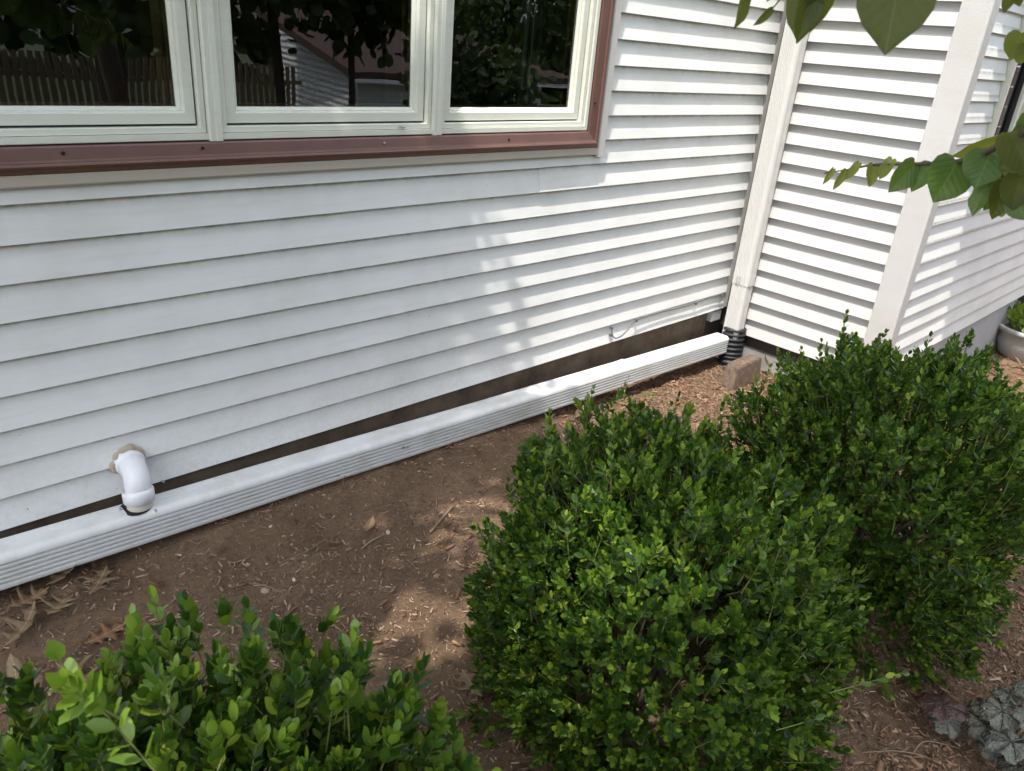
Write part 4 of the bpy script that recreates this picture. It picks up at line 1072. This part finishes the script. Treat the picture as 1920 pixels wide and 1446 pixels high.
for t in (.22, .48, .74):
    c_ = A_.lerp(B_, t); s_ = (B_-A_).normalized(); nn = Vector((-s_.y, s_.x, 0)); nn = nn if nn.y > 0 else -nn
    f_ = c_+nn*.04
    wob_ = quad('window', [up(f_-s_*.17, -.75), up(f_+s_*.17, -.75), up(f_+s_*.17, .0), up(f_-s_*.17, .0)], M_GASKET, nh, .04)
    for e_ in (-1, 1):
        g_ = f_+s_*(e_*.30); quad('shutter', [up(g_-s_*.08, -.78), up(g_+s_*.08, -.78), up(g_+s_*.08, .02), up(g_-s_*.08, .02)], M_SHUT, nh, .05)
quad('wall', [up(B_, -2.1), up(D_, -2.1), up(D_, .45), up(B_, .45)], M_WHITE, nh)
bk = Vector((0, -4.5, 0))
quad('roof', [up(B_-Vector((.4, -.5, 0)), .42), up(D_+Vector((.6, .5, 0)), .48), up(D_+bk, 1.5), up(B_+bk, 1.5)], M_ROOF, nh)
quad('gutter', [up(B_-Vector((.4, -.55, 0)), .34), up(D_+Vector((.6, .55, 0)), .40), up(D_+Vector((.6, .55, 0)), .48), up(B_-Vector((.4, -.55, 0)), .42)], M_WHITE, nh, .06)
M_PICK = mat('tan_picket', (.24, .18, .11), .8)
fn = thing('picket_fence', 'tan picket fence mirrored in the left window pane', 'fence', (3, -11, -1.6))
for i in range(46):
    x = 1.4+i*.115; box('picket', (x, -11.5, -.60), (x+.075, -11.48, .62), M_PICK, fn)
box('rail', (1.3, -11.56, -.35), (6.8, -11.51, -.28), M_PICK, fn); box('rail', (1.3, -11.56, .30), (6.8, -11.51, .37), M_PICK, fn)
def big_tree(label, x, y, z, h, r, trunk, n, cz, seed, nm='shade_tree', leaf=.16):
    rg = np.random.default_rng(seed)
    t_ = thing(nm, label, 'tree', (x, y, z), 'trees across the yard')
    tube('trunk', bez([(x, y, z-.1), (x+.1, y, z+h*.3), (x-.05, y+.1, z+h*.75)], 5), [trunk*(1-.05*i) for i in range(11)], M_BARK, t_, 10)
    ncl = 46; cl = rg.normal(size=(ncl, 3)); cl = cl/np.linalg.norm(cl, axis=1)[:, None]*rg.random((ncl, 1))**.4*np.array([r, r, r*.75])
    k = rg.integers(0, ncl, n); p = cl[k]+rg.normal(0, r*.15, (n, 3))+np.array([x, y, z+cz])
    a_ = unit(rg.normal(size=(n, 3))); b_ = unit(np.cross(a_, rg.normal(size=(n, 3)))); c_ = np.cross(a_, b_)
    V, q, t = batch(SL[0], SL[1], SL[2], np.stack([a_, b_, c_], -1), p, leaf*(.7+.6*rg.random(n)), np.full(n, 1.5))
    o = link('crown', mesh_arrays('crown', V, [(4, q), (3, t)], np.tile(SLUV, (n, 1)), [M_TREE]), t_); o['kind'] = 'stuff'
big_tree('dense dark tree with a thick trunk mirrored in the left pane', 2.4, -8.5, -1.2, 6.5, 2.5, .22, 5200, 4.6, 1)
big_tree('tree with a slanting trunk mirrored in the middle pane', 4.4, -8.0, -1.2, 5, 1.9, .10, 4200, 4.1, 2)
big_tree('loose leafy tree mirrored between the middle and right panes', 5.3, -7.6, -1.1, 5, 1.5, .07, 3000, 3.4, 12)
big_tree('low hedge-like tree mirrored in the right pane', 6.6, -6.2, -.9, 2.0, .95, .06, 2600, 1.45, 3, leaf=.11)
big_tree('broad tree far beyond the fence', -3.5, -13, -2.0, 8, 4.2, .3, 5200, 5.5, 4, leaf=.25)
big_tree('tall tree behind the brown roof', 21, -21, -2.1, 7.5, 3.2, .3, 4200, 5.2, 5, leaf=.25)
big_tree('round tree left of the white neighbour house', 1.0, -23, -2.1, 8, 3.6, .3, 5200, 5.0, 6, leaf=.22)

rg = np.random.default_rng(9)
n = 9000; az_ = rg.uniform(-2.6, -.25, n); dist_ = 46+rg.random(n)*9
gap = np.exp(-((az_+.80)/.14)**2)
top = (9+3*np.sin(az_*9)+2*np.sin(az_*23))*(1-.86*gap)
p = np.stack([dist_*np.cos(az_), dist_*np.sin(az_), -2.1+(top+2.1)*rg.random(n)**.8], 1)
a_ = unit(rg.normal(size=(n, 3))); b_ = unit(np.cross(a_, rg.normal(size=(n, 3)))); c_ = np.cross(a_, b_)
V, q, t = batch(SL[0], SL[1], SL[2], np.stack([a_, b_, c_], -1), p, 1.3*(.7+.6*rg.random(n)), np.full(n, 1.6))
o = link('far_woods', mesh_arrays('far_woods', V, [(4, q), (3, t)], np.tile(SLUV, (n, 1)), [M_TREE])); o['kind'] = 'stuff'
tag(o, 'dark line of far trees closing the yard', 'woods')
rs_ = thing('red_shed', 'red board shed mirrored in the window of the bump-out', 'shed', (10, -4.6, -.7))
M_SHED = mat('red_shed_board', (.28, .03, .02), .7)
for i in range(14):
    z_ = -.7+i*.2
    pyd('red_board', [(8.2, -3.9, z_), (12.5, -1.9, z_), (12.5, -1.9, z_+.19), (8.2, -3.9, z_+.19), (8.28, -4.06, z_), (12.58, -2.06, z_), (12.58, -2.06, z_+.19), (8.28, -4.06, z_+.19)],
        [(0, 1, 2, 3), (7, 6, 5, 4), (0, 4, 5, 1), (1, 5, 6, 2), (2, 6, 7, 3), (3, 7, 4, 0)], M_SHED, rs_)
